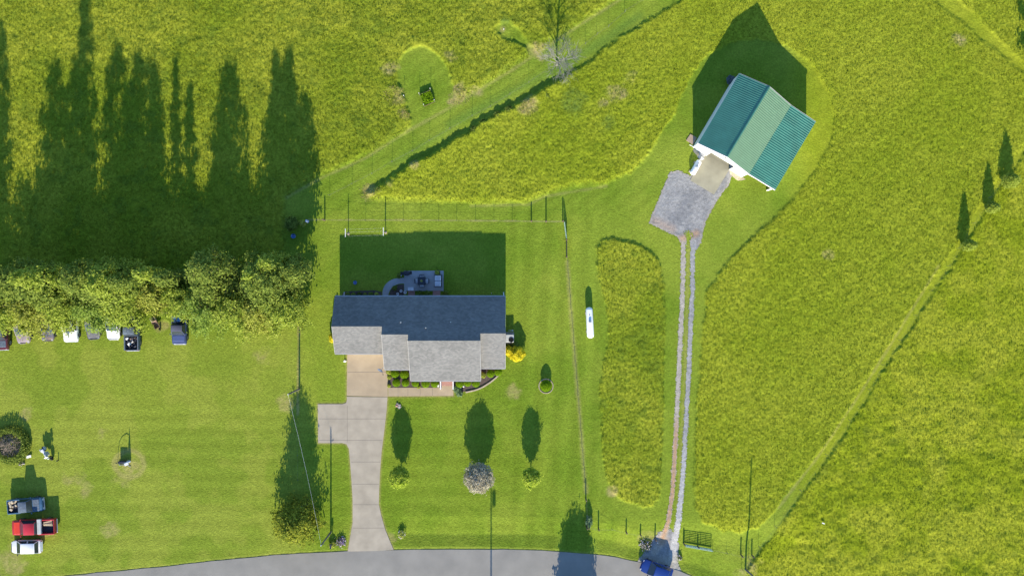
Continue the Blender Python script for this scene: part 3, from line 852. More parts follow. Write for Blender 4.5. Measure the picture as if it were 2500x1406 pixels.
for k in (0, 1, 2, 3):                      # barge boards on the gable ends and steps
    xa, xb, ry_, fy_ = segs[k]
    yrd = Y(ry_); yf = Y(fy_); zr = EZ + (yr - yrd) * PM; zf = zr - (yrd - yf) * PM
    for xx, dx in ((xa, -.012), (xb, .012)):
        if xx in (829.8, 1234.2):
            tr.slab([(X(xx) - hx + dx - .015, yr - hy, EZ + .01), (X(xx) - hx + dx - .015, yrd - hy, zr + .01), (X(xx) - hx + dx + .015, yrd - hy, zr + .01), (X(xx) - hx + dx + .015, yr - hy, EZ + .01)], .2)
        nb = segs[k - 1] if xx == xa and k else (segs[k + 1] if xx == xb and k < 3 else None)
        top = True if nb is None else (ry_ > nb[2])
        if top:
            tr.slab([(X(xx) - hx + dx - .015, yrd - hy, zr + .01), (X(xx) - hx + dx - .015, yf - hy, zf + .01), (X(xx) - hx + dx + .015, yf - hy, zf + .01), (X(xx) - hx + dx + .015, yrd - hy, zr + .01)], .34 if nb else .2)
cap.build('ridge_cap', M['shingle'], roof)
tr.build('trim', M['trim_grey'], house)
# walls
wb = MB(); gb = MB()
for i, (xa, xb, ry_, fy_) in enumerate(segs):
    ia = 8 if i == 0 else 2; ib = 8 if i == 3 else 0
    x0 = X(xa + ia) - hx; x1 = X(xb - ib) - hx
    y1 = yr - .4 - hy; y0 = Y(fy_) + .4 - hy
    if i == 2: y0 = Y(905) - hy
    zr = EZ + (yr - Y(ry_)) * PM - .22
    zw = EZ - .02
    ym = Y(ry_) - hy
    vs = [(x0, y0, -.1), (x1, y0, -.1), (x1, y1, -.1), (x0, y1, -.1), (x0, y0, zw), (x1, y0, zw), (x1, y1, zw), (x0, y1, zw), (x0, ym, zr), (x1, ym, zr)]
    wb.add(vs, [(0, 1, 5, 4), (2, 3, 7, 6), (1, 2, 6, 9, 5), (3, 0, 4, 8, 7), (4, 5, 9, 8), (6, 7, 8, 9), (3, 2, 1, 0)])
wb.build('wall', M['brick'], house)
def opening(px0, px1, yy, z0, z1, name='window', face=-1, mt='glass'):
    x0 = X(px0) - hx; x1 = X(px1) - hx; yl = yy - hy
    o = MB().box(((x0 + x1) / 2, yl + face * .02, (z0 + z1) / 2), (x1 - x0, .05, z1 - z0)).build(name, M[mt], house)
    f = MB(); t = .08
    f.box(((x0 + x1) / 2, yl + face * .04, z1 + t / 2), (x1 - x0 + 2 * t, .09, t)); f.box(((x0 + x1) / 2, yl + face * .04, z0 - t / 2), (x1 - x0 + 2 * t, .09, t))
    for xx in (x0 - t / 2, x1 + t / 2): f.box((xx, yl + face * .04, (z0 + z1) / 2), (t, .09, z1 - z0))
    if mt == 'glass': f.box(((x0 + x1) / 2, yl + face * .05, (z0 + z1) / 2), (.05, .05, z1 - z0))
    f.build('frame', M['white'], o)
y_s1 = Y(858.6) + .4; y_s2 = Y(896.4) + .4; y_s3 = Y(905); y_s4 = Y(893.6) + .4
g = MB()
x0 = X(853) - hx; x1 = X(941) - hx
for k in range(4):
    g.box(((x0 + x1) / 2, y_s1 - hy - .03, .3 + k * .54), (x1 - x0, .06, .52), 0)
g.build('garage_door', M['white'], house)
opening(964, 992, y_s2, .9, 2.1); opening(1030, 1052, y_s3, .9, 2.1); opening(1125, 1150, y_s3, .8, 2.1); opening(1190, 1215, y_s4, .9, 2.1)
opening(1083, 1100, y_s3, .25, 2.25, 'front_door', mt='white')
yrw = yr - .4
for a, b in ((860, 885), (905, 925), (1130, 1160), (1190, 1215)): opening(a, b, yrw, .9, 2.0, face=1)
opening(1005, 1035, yrw, .2, 2.2, 'patio_door', face=1)
# porch
pf = MB().box((X(1092) - hx, Y(934.5) - hy, .0), (29 * S, 13 * S, .26)).build('porch_step', M['brick_flat'], house)
for xx in (1024, 1076.5, 1107.5, 1168):
    MB().box((X(xx) - hx, Y(914) - hy, 1.25), (.14, .14, 2.5)).box((X(xx) - hx, Y(914) - hy, .1), (.22, .22, .2)).build('porch_column', M['white'], house)
for xx in (1077, 1107.5):
    r_ = MB(); xl = X(xx) - hx
    r_.box((xl, Y(937.5) - hy, .92), (.12, 19 * S, .07))
    r_.box((xl, Y(947) - hy, .48), (.12, .12, .96)); r_.box((xl, Y(929) - hy, .48), (.12, .12, .96))
    for k in range(8): r_.box((xl, Y(930 + k * 2.1) - hy, .5), (.04, .04, .82))
    r_.box((xl, Y(937.5) - hy, .12), (.07, 17 * S, .05))
    r_.build('porch_railing', M['white'], house)
MB().box((X(1005) - hx, Y(716) - hy, .05), (16 * S, 13 * S, .22)).build('rear_step', M['brick_flat'], house)
MB().box((X(1066) - hx, Y(716) - hy, .05), (18 * S, 13 * S, .22)).build('rear_step', M['brick_flat'], house)
for xx, yy, yo in ((840.5, yr + .07, 1), (1229.5, yr + .07, 1)):
    d = MB(); xl = X(xx) - hx; yl = yy - hy
    d.tube([(xl, yl, EZ - .12), (xl, yl - .35, EZ - .5), (xl, yl - .38, .25), (xl, yl - .1, .1), (xl, yl + .45, .06)], .05, 6)
    d.build('downspout', M['white'], house)
d = MB(); xl = X(1014) - hx; yl = Y(922.7) - hy
d.tube([(xl, yl - .05, 2.55), (xl, yl + .25, 2.3), (xl, yl + .25, .25), (xl, yl - .2, .1), (xl, yl - .75, .06)], .055, 6); d.build('downspout', M['white'], house)
for a, b in ((978, 787), (1100, 786.5), (1040, 800)):
    yv = Y(703 + (b - 703) * .955); xv = X(1250 + (a - 1250) * .955)
    zz = EZ + (yr - yv) * PM
    MB().lathe([(.06, -.05), (.06, .22), (.035, .24), (.035, .1)], (xv - hx, yv - hy, zz), 10).build('vent_pipe', M['white'], house)

# satellite dish on the roof edge above the garage door
sd = thing('satellite_dish', 'small grey satellite dish on the roof corner by the garage drive', 'satellite dish', 946.5, 892, z=2.75)
dm = MB()
prof = [(.02, .02), (.14, .035), (.26, .085), (.34, .15), (.355, .15), (.27, .065), (.14, .01), (.02, 0)]
dm.lathe(prof, n=22, sx=1, sy=.8)
dish = dm.build('dish', mat('dish_paint', (.09, .12, .18), .8), sd, smooth=40)
dish.rotation_euler = (R(58), 0, R(-28)); dish.location = (-.38, -.2, .12)
MB().tube([(.1, .3, -.06), (0, .1, .02), (-.3, -.15, .12)], .03, 6).build('mast', M['ac'], sd)
MB().tube([(-.35, -.25, .0), (-.1, -.75, .25)], .015, 5).box((-.08, -.78, .27), (.09, .12, .08)).build('feed_arm', M['dark_metal'], sd)

# ================================================================ BARN
bxo, byo = P(1783, 335)
barn = thing('barn', 'white metal barn with ribbed green roof and open lean to', 'barn', 1783, 335)
def bp2(px, py, z): p = P(px, py); return Vector((p[0] - bxo, p[1] - byo, z))
We = (bp2(1690.7, 361.1, 3.05), bp2(1787.6, 196.9, 3.05))
Ri = (bp2(1749.8, 398.4, 4.67), bp2(1847.9, 235.6, 4.67))
Br = (bp2(1810.2, 434.0, 3.15), bp2(1909.0, 272.5, 3.15))
Ee = (bp2(1874.6, 470.5, 2.72), bp2(1970.5, 309.5, 2.72))
def ribbed(a, b, name, parent, mt, rh=.038, per=.23, over=(.0, .0)):
    # a, b: (south point, north point) of upper and lower edge; ribs run down the slope
    mbb = MB()
    n = int((a[1] - a[0]).length / per)
    nrm = (a[1] - a[0]).cross(b[0] - a[0]).normalized()
    if nrm.z < 0: nrm = -nrm
    vs = []; 
    stps = []
    for k in range(n):
        for u, hh in ((0, 0), (.62, 0), (.74, rh), (.90, rh)): stps.append(((k + u) / n, hh))
    stps.append((1, 0))
    for t, hh in stps:
        p = a[0].lerp(a[1], t); q = b[0].lerp(b[1], t)
        d = (q - p)
        vs.append(p + nrm * hh); vs.append(q + d.normalized() * over[1] + nrm * hh)
    m = len(stps)
    lo = [Vector(v) - nrm * (.05 + hh_) for v, hh_ in zip(vs, [s_[1] for s_ in stps for _ in (0, 1)])]
    fs = []
    for i in range(m - 1):
        fs.append((2 * i, 2 * i + 1, 2 * i + 3, 2 * i + 2))
        o = 2 * m
        fs.append((o + 2 * i, o + 2 * i + 2, o + 2 * i + 3, o + 2 * i + 1))
        fs.append((2 * i + 1, o + 2 * i + 1, o + 2 * i + 3, 2 * i + 3)); fs.append((2 * i, 2 * i + 2, o + 2 * i + 2, o + 2 * i))
    o = 2 * m
    fs.append((0, o, o + 1, 1)); fs.append((2 * m - 2, 2 * m - 1, o + 2 * m - 1, o + 2 * m - 2))
    return mbb.add(vs + lo, fs).build(name, M[mt], parent)
rw = ribbed(Ri, We, 'roof', barn, 'green_west_shaded', .026, .25); ribbed(Ri, Br, 'roof', barn, 'green_metal', .018, .25); ribbed((Br[0] + Vector((0, 0, .0)), Br[1]), Ee, 'lean_to_roof', barn, 'green_teal', .042, .27)
cm = MB()
dirv = (Ri[1] - Ri[0]).normalized(); acr = (Br[0] - We[0]); acr.z = 0; acr.normalize()
for sgn in (-1, 1):
    q = [Ri[0] + Vector((0, 0, .075)), Ri[1] + Vector((0, 0, .075)), Ri[1] + acr * sgn * .12 + Vector((0, 0, .02)), Ri[0] + acr * sgn * .12 + Vector((0, 0, .02))]
    if sgn < 0: q = q[::-1]
    cm.slab(q[::-1], .02)
cm.build('ridge_cap', M['green_dark'], rw)
# walls
ins = .02
def ground(v): return Vector((v[0], v[1], -.15))
Ws, Wn = We[0] + acr * ins, We[1] + acr * ins; Rs, Rn = Ri; Bs, Bn = Br[0] - acr * .02, Br[1] - acr * .02
wo = dirv * .1
pts_s = [Ws + wo, Rs + wo, Bs + wo]; pts_n = [Wn - wo, Rn - wo, Bn - wo]
def panel(name, pts, t=.08):
    # vertical panel: pts is a polygon in the wall plane, thickened inwards/outwards
    c_ = pts[1] - pts[0]; nn = Vector((-(pts[2] - pts[0]).y, (pts[2] - pts[0]).x, 0))
    if nn.length < 1e-6: nn = Vector((-c_.y, c_.x, 0))
    nn.normalize(); n = len(pts)
    vs_ = [p + nn * t / 2 for p in pts] + [p - nn * t / 2 for p in pts]
    fs_ = [tuple(range(n)), tuple(range(2 * n - 1, n - 1, -1))] + [(i, n + i, n + (i + 1) % n, (i + 1) % n) for i in range(n)]
    return MB().add(vs_, fs_).build(name, M['siding'], barn)
def dn(v, dz=.13): return Vector((v[0], v[1], v[2] - dz))
def at(p, z): return Vector((p.x, p.y, z))
def sp(t): return pts_s[0].lerp(pts_s[2], t)
def topz(t):
    return (pts_s[0].lerp(pts_s[1], t * 2).z if t < .5 else pts_s[1].lerp(pts_s[2], (t - .5) * 2).z) - .13
DA, DB, DH = .27, .745, 2.45
panel('wall', [at(sp(0), -.15), at(sp(DA), -.15), at(sp(DA), topz(DA)), at(sp(0), topz(0))])
panel('wall', [at(sp(DB), -.15), at(sp(1), -.15), at(sp(1), topz(1)), at(sp(DB), topz(DB))])
panel('wall', [at(sp(DA), DH), at(sp(DB), DH), at(sp(DB), topz(DB)), at(sp(.5), topz(.5)), at(sp(DA), topz(DA))])
panel('wall', [at(pts_n[0], -.15), at(pts_n[2], -.15), dn(pts_n[2]), dn(pts_n[1]), dn(pts_n[0])])
panel('wall', [at(pts_s[0], -.15), at(pts_n[0], -.15), dn(pts_n[0]), dn(pts_s[0])])
panel('wall', [at(pts_s[2], -.15), at(pts_n[2], -.15), dn(pts_n[2]), dn(pts_s[2])])
q_ = [pts_s[0] + acr * .1, pts_s[2] - acr * .1, pts_n[2] - acr * .1, pts_n[0] + acr * .1]
MB().prism([(p.x, p.y) for p in q_], -.1, .045).build('floor', M['conc_slab'], barn)
L = (pts_s[2] - pts_s[0]); Lh = Vector((L.x, L.y, 0)).length; nd = -dirv
wr = MB()
for k in range(1, int(Lh / .3)):
    t = k * .3 / Lh; p = sp(t)
    zlo = DH if DA < t < DB else 0
    wr.box((p.x + nd.x * .045, p.y + nd.y * .045, (topz(t) + zlo) / 2), (.03, .03, topz(t) - zlo - .02), math.atan2(L.y, L.x))
Lw = pts_n[0] - pts_s[0]
for k in range(1, int(Lw.length / .3)):
    p = pts_s[0].lerp(pts_n[0], k * .3 / Lw.length)
    wr.box((p.x - acr.x * .045, p.y - acr.y * .045, 1.42), (.03, .03, 2.8), math.atan2(Lw.y, Lw.x))
wr.build('siding_ribs', M['siding'], barn)
az = math.atan2(L.y, L.x)
def gpt(t, out, z): p = sp(t); return (p.x + nd.x * out, p.y + nd.y * out, z)
dr = MB()
for k in range(5):
    p = sp((DA + DB) / 2) + dirv * (.45 + k * .5); dr.box((p.x, p.y, 2.5), (Lh * (DB - DA), .48, .05), az)
dr.build('garage_door', M['white'], barn)
fr = MB()
fr.box(gpt((DA + DB) / 2, .06, DH + .02), (Lh * (DB - DA) + .2, .06, .1), az)
for t in (DA, DB): fr.box(gpt(t, .06, 1.2), (.1, .06, 2.5), az)
fr.build('door_frame', M['white'], barn)
MB().box(gpt(.12, .07, 1.05), (.9, .06, 2.05), az).build('side_door', M['white'], barn)
MB().box(gpt(.5, .08, 3.7), (.12, .16, .2), az).build('gable_lamp', M['dark_metal'], barn)
# fascia along both gable rakes
for e in (0, 1):
    fa = MB()
    for A_, B_ in ((We, Ri), (Ri, Br), (Br, Ee)):
        s_ = -1 if e == 0 else 1
        a = A_[e] + dirv * s_ * .03; b = B_[e] + dirv * s_ * .03
        q = [a - dirv * .03, a + dirv * .03, b + dirv * .03, b - dirv * .03]
        nn = (q[1] - q[0]).cross(q[2] - q[0])
        if nn.z < 0: q = q[::-1]
        fa.slab([p + Vector((0, 0, .03)) for p in q], .2)
    fa.build('fascia', M['white'] if e == 0 else M['trim_grey'], barn)
gt = MB()
gt.tube([We[0] - acr * .0 + Vector((0, 0, -.09)), We[1] - acr * .0 + Vector((0, 0, -.09))], .05, 6)
gt.tube([We[0] - acr * .07 + Vector((0, 0, -.1)), We[0] + acr * .03 + dirv * .1 + Vector((0, 0, -.5)), We[0] + acr * .03 + dirv * .1 + Vector((0, 0, -2.85)), We[0] - acr * .5 + dirv * .1 + Vector((0, 0, -2.95))], .045, 6)
gt.build('gutter', M['white'], barn)
for t in (0, .33, .66, 1):
    p = Ee[0].lerp(Ee[1], .02 + t * .96) - acr * .25
    MB().box((p.x, p.y, 1.2), (.15, .15, 2.8), az).build('lean_to_post', M['white'], barn)
b0 = Ee[0] - acr * .25; b1 = Ee[1] - acr * .25
mm_ = (b0 + b1) / 2
MB().box((mm_.x, mm_.y, 2.5), ((b1 - b0).length, .09, .24), math.atan2((b1 - b0).y, (b1 - b0).x)).build('lean_to_beam', M['white'], barn)
ln = MB()
na, nb_ = Br[1] - dirv * .12, Ee[1] - dirv * .12 - acr * .06
def wallq(mb_, a, b, za, zb_, t=.06):
    d = (b - a); d.z = 0; nn = Vector((-d.y, d.x, 0)).normalized() * t / 2
    vs_ = []
    for p, zt in ((a, za), (b, zb_)):
        for s_ in (-1, 1):
            vs_ += [(p.x + nn.x * s_, p.y + nn.y * s_, -.15), (p.x + nn.x * s_, p.y + nn.y * s_, zt)]
    mb_.add(vs_, [(0, 1, 5, 4), (2, 6, 7, 3), (1, 3, 7, 5), (0, 2, 3, 1), (4, 5, 7, 6), (0, 4, 6, 2)])
wallq(ln, na, nb_, 3.08, 2.62)
ln.build('lean_to_end_wall', M['siding'], barn)
le = MB(); wallq(le, Ee[1] - dirv * .2 - acr * .1, Ee[0] + dirv * .2 - acr * .1, 2.58, 2.58); le.build('lean_to_side_wall', M['siding'], barn)
lt0 = Br[0] + dirv * .08; lt1 = Ee[0] + dirv * .08 - acr * .25
m2 = (lt0 + lt1) / 2
MB().box((m2.x, m2.y, 2.62), ((lt1 - lt0).length, .08, .26), math.atan2((lt1 - lt0).y, (lt1 - lt0).x)).build('lean_to_header', M['white'], barn)

# ================================================================ TANKS
def tank(label, px, py, rz, L, r, zc, dome=True, **kw):
    t = thing('propane_tank', label, 'propane tank', px, py, rz, **kw)
    prof = []
    for k in range(7): a = math.pi / 2 * k / 6; prof.append((max(.01, r * math.sin(a)), -L / 2 + r * .75 - r * .75 * math.cos(a)))
    for k in range(6, -1, -1): a = math.pi / 2 * k / 6; prof.append((max(.01, r * math.sin(a)), L / 2 - r * .75 + r * .75 * math.cos(a)))
    MB().lathe(prof, (0, 0, zc), 24, 'y').build('vessel', M['tank'], t, smooth=35)
    d = MB().lathe([(.17, -.03), (.17, .14), (.13, .2), (.03, .22)], (0, L * .04, zc + r), 16).build('valve_dome', M['tank_lid'], t, smooth=35)
    MB().lathe([(.05, 0), (.05, .07)], (0, L * .25, zc + r - .01), 8).build('fitting', M['black'], t)
    MB().lathe([(.04, 0), (.04, .05)], (0, -L * .2, zc + r - .01), 8).build('fitting', M['ac'], t)
    for s_ in (-1, 1):
        for q_ in (-.28, .28): MB().box((q_, s_ * L * .3, (zc - r * .7) / 2), (.1, .14, zc - r * .6)).build('leg', M['tank'], t)
    for s_ in (-1, 1): MB().box((0, s_ * L * .3, .03), (.9, .3, .1)).build('block', M['conc_grey'], t)
    return t
tank('large white propane tank standing alone on the lawn east of the house', 1438.5, 787, R(3), 3.75, .43, .72)
tank('short white propane tank beside the concrete slab of the barn', 1696, 411, R(-29), 2.0, .36, .58)

# ================================================================ TREES
G = 'trees in the row above the parked cars'
north = [(707, 652, 10.6, 1.9, 'cone', 2600, 'tall leafy leader tree at the right end of the tree row'),
         (748, 668, 8.8, 1.9, 'tear', 2400, 'smaller tree with bright tips at the far right corner of the tree row'),
         (694, 690, 10.0, 3.5, 'column', 5600, 'wide dark tree between the twin star crowns and the row end'),
         (676, 676, 11.0, 1.5, 'cone', 2200, 'dark pointed tree behind the right end of the tree row'),
         (562, 664, 10.2, 2.6, 'column', 3600, 'pointed tree with a bright tuft, left of the twin star crowns'),
         (548, 700, 8.4, 2.3, 'tear', 2400, 'medium tree half hidden left of the pointed tufted tree'),
         (431, 672, 10.8, .8, 'column', 1300, 'very thin columnar tree in the middle of the tree row'),
         (464, 682, 9.6, .95, 'column', 1300, 'second thin columnar tree, shorter, in the middle of the tree row'),
         (380, 690, 11.0, 1.6, 'tear', 2400, 'slender tree casting a ragged pointed shadow mid row'),
         (345, 688, 11.0, 2.8, 'column', 4600, 'upright tree behind the white parked cars'),
         (288, 684, 11.4, 2.2, 'column', 3600, 'tall upright tree left of the middle of the row'),
         (325, 702, 8.8, 3.3, 'broad', 3600, 'wide dense tree left of the row middle'),
         (210, 682, 14.6, 1.7, 'tear', 3000, 'tallest tree of the row, its shadow leaving the top of the picture'),
         (188, 700, 10.8, 2.6, 'column', 4200, 'wide tree under the tallest one'),
         (136, 690, 10.6, 2.4, 'column', 3800, 'rounded dark tree near the left end of the row'),
         (8, 682, 12.8, 1.4, 'tear', 2000, 'tall tree at the left edge of the picture'),
         (-14, 705, 8.2, 2.1, 'round', 2000, 'lower round tree at the left edge of the picture')]
for i, (a, b_, H_, r_, stl, nl, lab) in enumerate(north):
    make_tree('deciduous_tree', lab, 'tree', a, b_, H_, r_, H_ * .25, stl, 'leaf_b' if i % 3 else 'leaf_a', int(nl * 1.45), .18, limbs=int(20 + H_ * 1.6), group=G, seed=i, subs=5, shell=.15)
under = [(66, 745, 7.0, 3.3), (120, 752, 6.8, 3.7), (196, 742, 7.6, 3.5), (268, 745, 6.6, 3.5), (340, 738, 7.4, 3.3), (402, 716, 6.2, 2.5), (474, 728, 6.4, 2.9),
         (530, 748, 7.0, 3.6), (598, 752, 7.4, 3.7), (655, 756, 7.0, 3.3), (712, 750, 7.6, 3.2), (2, 762, 5.6, 2.4), (682, 700, 7.6, 3.0), (160, 700, 7.6, 3.2), (88, 705, 5.6, 2.8),
         (238, 705, 5.2, 2.5), (310, 700, 6.2, 3.0), (600, 702, 6.6, 2.8), (530, 705, 6.0, 2.6), (385, 700, 5.8, 2.6), (455, 702, 4.6, 2.3)]
ulab = ['broad bushy tree over the maroon truck', 'broad bushy tree over the blue and brown truck', 'spreading tree over the white truck hood', 'spreading tree over the dark grey car',
        'spreading tree above the dark junk filled truck bed', 'low bushy tree above the wheelbarrow', 'low bushy tree right of the navy pickup', 'broad bushy tree on the open lawn side, mid right of the row',
        'wide pale tree reaching lowest onto the lawn', 'bushy tree left of the row end with dark hollows', 'bushy tree at the right end of the row by the fence',
        'small bushy tree at the lower left corner of the row', 'shaded rear tree near the right row end', 'shaded rear tree behind the white truck', 'shaded rear tree near the left row end',
        'shaded rear tree behind the dark grey car', 'shaded rear tree behind the white and blue car', 'shaded rear tree left of the twin star crowns', 'shaded rear tree right of the row middle',
        'shaded rear tree in the row middle', 'low shaded tree under the thin columnar trees']
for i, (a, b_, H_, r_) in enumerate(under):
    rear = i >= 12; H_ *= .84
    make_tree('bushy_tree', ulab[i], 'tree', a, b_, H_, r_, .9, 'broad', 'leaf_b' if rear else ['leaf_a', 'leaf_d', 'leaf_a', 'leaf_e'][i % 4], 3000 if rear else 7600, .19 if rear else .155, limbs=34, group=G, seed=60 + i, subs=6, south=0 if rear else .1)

make_tree('oak_tree', 'jagged olive green oak by the road left of the driveway', 'tree', 735, 1258, 5.5, 3.5, .5, 'cone', 'leaf_oak', 9500, .16, limbs=60, seed=201, subs=6, flop=.6, shell=.1)
make_tree('lawn_tree', 'small round bright green tree nearest the driveway', 'tree', 980, 1156, 3.05, 1.25, .85, 'round', 'leaf_lawn', 5000, .12, limbs=26, seed=211, shell=.45, trunk_r=.07, group='three clipped trees on the front lawn')
make_tree('lawn_tree', 'round tree with pale silvery blossom between two green ones', 'tree', 1171, 1157, 3.3, 1.75, .75, 'round', 'leaf_pale', 9000, .11, limbs=34, seed=212, shell=.55, trunk_r=.09, group='three clipped trees on the front lawn')
make_tree('lawn_tree', 'small round green tree furthest from the driveway', 'tree', 1296, 1156, 3.1, 1.12, .85, 'round', 'leaf_lawn', 4600, .12, limbs=24, seed=213, shell=.45, trunk_r=.07, group='three clipped trees on the front lawn')
make_tree('bare_tree', 'leaning dead grey tree with bare branches beside the diagonal fence', 'tree', 1359, 160, 6.2, 2.9, 1.6, 'broad', 'leaf_grey', 0, .1, limbs=26, seed=221, trunk_r=.12, lean=(.9, -1.0), bare=True, subs=9, bark='bark_grey')
for k, (a, b_, H_, r_, lab) in enumerate(((2352, 600, 2.7, .72, 'narrow dark evergreen lowest on the slanting hedge line'), (2411, 509, 2.25, .72, 'narrow dark evergreen between the other two on the hedge line'), (2454, 443, 2.5, .98, 'widest of the dark evergreens, highest on the hedge line'))):
    make_tree('evergreen_tree', lab, 'tree', a, b_, H_, r_, .12, 'tear', 'leaf_a', 4200, .09, limbs=30, seed=230 + k, shell=.5, trunk_r=.05, group='evergreens along the hedge line')
make_tree('roadside_tree', 'unseen tree across the road throwing its shadow on the verge', 'tree', 1406, 1522, 5.2, 2.6, .5, 'broad', 'leaf_b', 8500, .2, limbs=40, seed=241, shell=.4)
make_tree('field_tree', 'tree beyond the top right corner throwing a dark shadow strip', 'tree', 2524, 190, 7.5, 2.0, .8, 'tear', 'leaf_b', 3500, .2, limbs=30, seed=242)

# ================================================================ SHRUBS AND FLOWERS
GB = 'clipped globe shrubs in the front beds'
boxes = [(966, 911, .52, 'globe shrub in the back row, nearest the garage corner'), (988.5, 913, .55, 'globe shrub in the back row, second from the garage'),
         (969, 933, .50, 'globe shrub in the front row, nearest the driveway'), (991, 933, .47, 'globe shrub in the front row, second from the driveway'),
         (1015, 934, .45, 'globe shrub behind the white downspout'), (1040, 935, .52, 'globe shrub between the downspout and the lantern shrub'), (1062, 935, .48, 'globe shrub beside the white box left of the porch'),
         (1123, 935, .50, 'globe shrub just right of the porch'), (1142, 933, .46, 'globe shrub in the middle of the three right of the porch'), (1162, 934, .50, 'globe shrub under the right corner of the middle roof'),
         (1198, 911, .48, 'globe shrub left of the last one by the stone edging'), (1216, 907, .50, 'globe shrub at the tip of the curved stone edging')]
for k, (a, b_, r_, lab) in enumerate(boxes):
    make_bush('globe_shrub', lab, 'shrub', a, b_, .85, r_, 'leaf_box', 2600, .045, GB, 10 + k, lump=.02)
make_bush('round_bush', 'round clipped bush in a stone ring on the side lawn', 'shrub', 1333, 941, 1.0, .66, 'leaf_box', 3800, .05, None, 40, lump=.02)
make_bush('golden_shrub', 'bright yellow shrub by the east wall below the cooling unit', 'shrub', 1262, 862, 1.35, .95, 'leaf_yellow', 4200, .09, None, 41, lump=.1)
make_bush('golden_shrub', 'smaller yellow shrub tucked against the east wall', 'shrub', 1242, 856, 1.1, .6, 'leaf_yellow', 1800, .09, None, 42, lump=.1)
make_bush('golden_shrub', 'yellow shrub at the garage side wall', 'shrub', 818, 824, 1.0, .62, 'leaf_yellow', 2600, .09, None, 43, lump=.1)
make_bush('leafy_shrub', 'dark shaded shrub behind the cooling unit', 'shrub', 1258, 842, .9, .5, 'leaf_b', 1200, .08, None, 44)
GH = 'hostas in the front beds'
for k, (a, b_, r_, lab, lf, H_) in enumerate(((951, 906, .34, 'lime hosta at the garage corner of the bed', 'leaf_lime', .45), (951, 920, .2, 'small lime hosta beside the driveway', 'leaf_lime', .3),
        (1179, 915, .3, 'lime plant against the step of the roof at right', 'leaf_lime', .4), (1116, 949, .42, 'blue green striped hosta at the walk corner', 'leaf_hosta', .5), (1122, 960, .35, 'striped hosta spilling over the lawn edge', 'leaf_hosta', .4),
        (1022, 944, .16, 'trailing lime plant over the walk edge', 'leaf_lime', .2), (950, 941, .14, 'tiny weed clump by the driveway bed corner', 'leaf_lime', .2))):
    make_bush('hosta', lab, 'plant', a, b_, H_, r_, lf, int(500 + 2500 * r_), .12, GH, 60 + k, lump=.2)
GR = 'low plants along the rear wall'
for k, (a, b_, r_, lf, lab) in enumerate(((850, 719, .25, 'leaf_b', 'low shaded plant nearest the rear left corner'), (864, 720, .25, 'leaf_b', 'second low plant from the rear left corner'), (878, 719, .28, 'leaf_c', 'third low plant from the rear left corner'),
        (892, 720, .25, 'leaf_b', 'fourth low plant from the rear left corner'), (906, 719, .28, 'leaf_b', 'low plant two from the curved path'), (920, 719, .24, 'leaf_lime', 'pale plant beside the curved path'),
        (1025, 716, .3, 'leaf_b', 'plant between the rear steps, left'), (1044, 716, .3, 'leaf_b', 'plant between the rear steps, right'), (964, 703, .28, 'leaf_b', 'plant in the curved bed by the patio'), (1088, 714, .25, 'leaf_b', 'small plant right of the patio corner'),
        (976, 673, .32, 'leaf_b', 'shaded plant at the outer edge of the curved path'))):
    make_bush('low_plant', lab, 'plant', a, b_, .45, r_, lf, 500, .08, GR, 80 + k, lump=.2)
make_bush('wall_shrub', 'dark shrub against the garage gable wall', 'shrub', 822, 778, 1.0, .45, 'leaf_c', 1500, .09, None, 95, ry=1.1)
make_bush('fence_vine', 'light green vine by the corner posts of the roadside fence', 'plant', 1437, 1271, .8, .42, 'leaf_hosta', 1100, .1, None, 96, lump=.25, ry=.7)
make_bush('field_bush', 'pale green bush in the shade right of the tree row', 'shrub', 714, 546, 1.0, .8, 'leaf_b', 1800, .12, None, 97, lump=.2)
make_bush('grey_bush', 'grey blue bush behind the barn corner', 'shrub', 1783, 199, .8, .55, 'leaf_grey', 1600, .09, None, 98, lump=.15)
make_bush('lime_plant', 'bright lime plant by the blue tubs in the shade', 'plant', 741, 545, .6, .32, 'leaf_lime', 400, .16, None, 99, lump=.3)
make_bush('potted_plant', 'trailing green plant in a round pot on the patio corner', 'plant', 1068.5, 666, .6, .3, 'leaf_lime', 500, .08, None, 100, lump=.3)
for k, (a, b_) in enumerate(((1158, 318), (1180, 302), (1216, 282), (1242, 268), (1335, 232), (1360, 212))):
    make_bush('weed_bush', 'bank weed ' + ['at the lower end of the ditch bank', 'second up the ditch bank', 'midway along the ditch bank', 'beside the straw patch on the bank', 'above the straw patch on the bank', 'below the bare tree on the bank'][k], 'plant', a, b_, .35, .45, 'leaf_b', 700, .09, 'weeds on the ditch bank', 110 + k, lump=.3)
# rocks with flowers
def rocks(name, label, px, py, r, n, seed, flowers=None):
    rd = random.Random(seed); t = thing(name, label, 'flower bed', px, py)
    for k in range(n):
        a = rd.uniform(0, 6.28); q = r * rd.uniform(.3, 1) ; s_ = rd.uniform(.07, .17)
        prof = [(s_ * .6, -.02), (s_, s_ * .3), (s_ * .75, s_ * .8), (s_ * .2, s_)]
        MB().lathe(prof, (math.cos(a) * q, math.sin(a) * q, 0), 7, sx=1, sy=rd.uniform(.6, 1)).build('rock', M['rock'], t)
    if flowers:
        rs = np.random.RandomState(seed)
        for lf, cnt in flowers:
            pos = rs.normal(size=(cnt, 3)) * np.array([r * .42, r * .42, .08]) + np.array([0, 0, .2])
            co, f = leaf_cloud(pos, np.tile([0, 0, 1.], (cnt, 1)), .1, rs=rs); np_mesh('blossoms', co, f, M[lf], t, smooth=False)
    return t
rocks('flower_bed', 'small bed of rocks and pale flowers left of the driveway mouth', 833, 1321, .62, 16, 1, [('flower_p', 160), ('leaf_c', 120)])
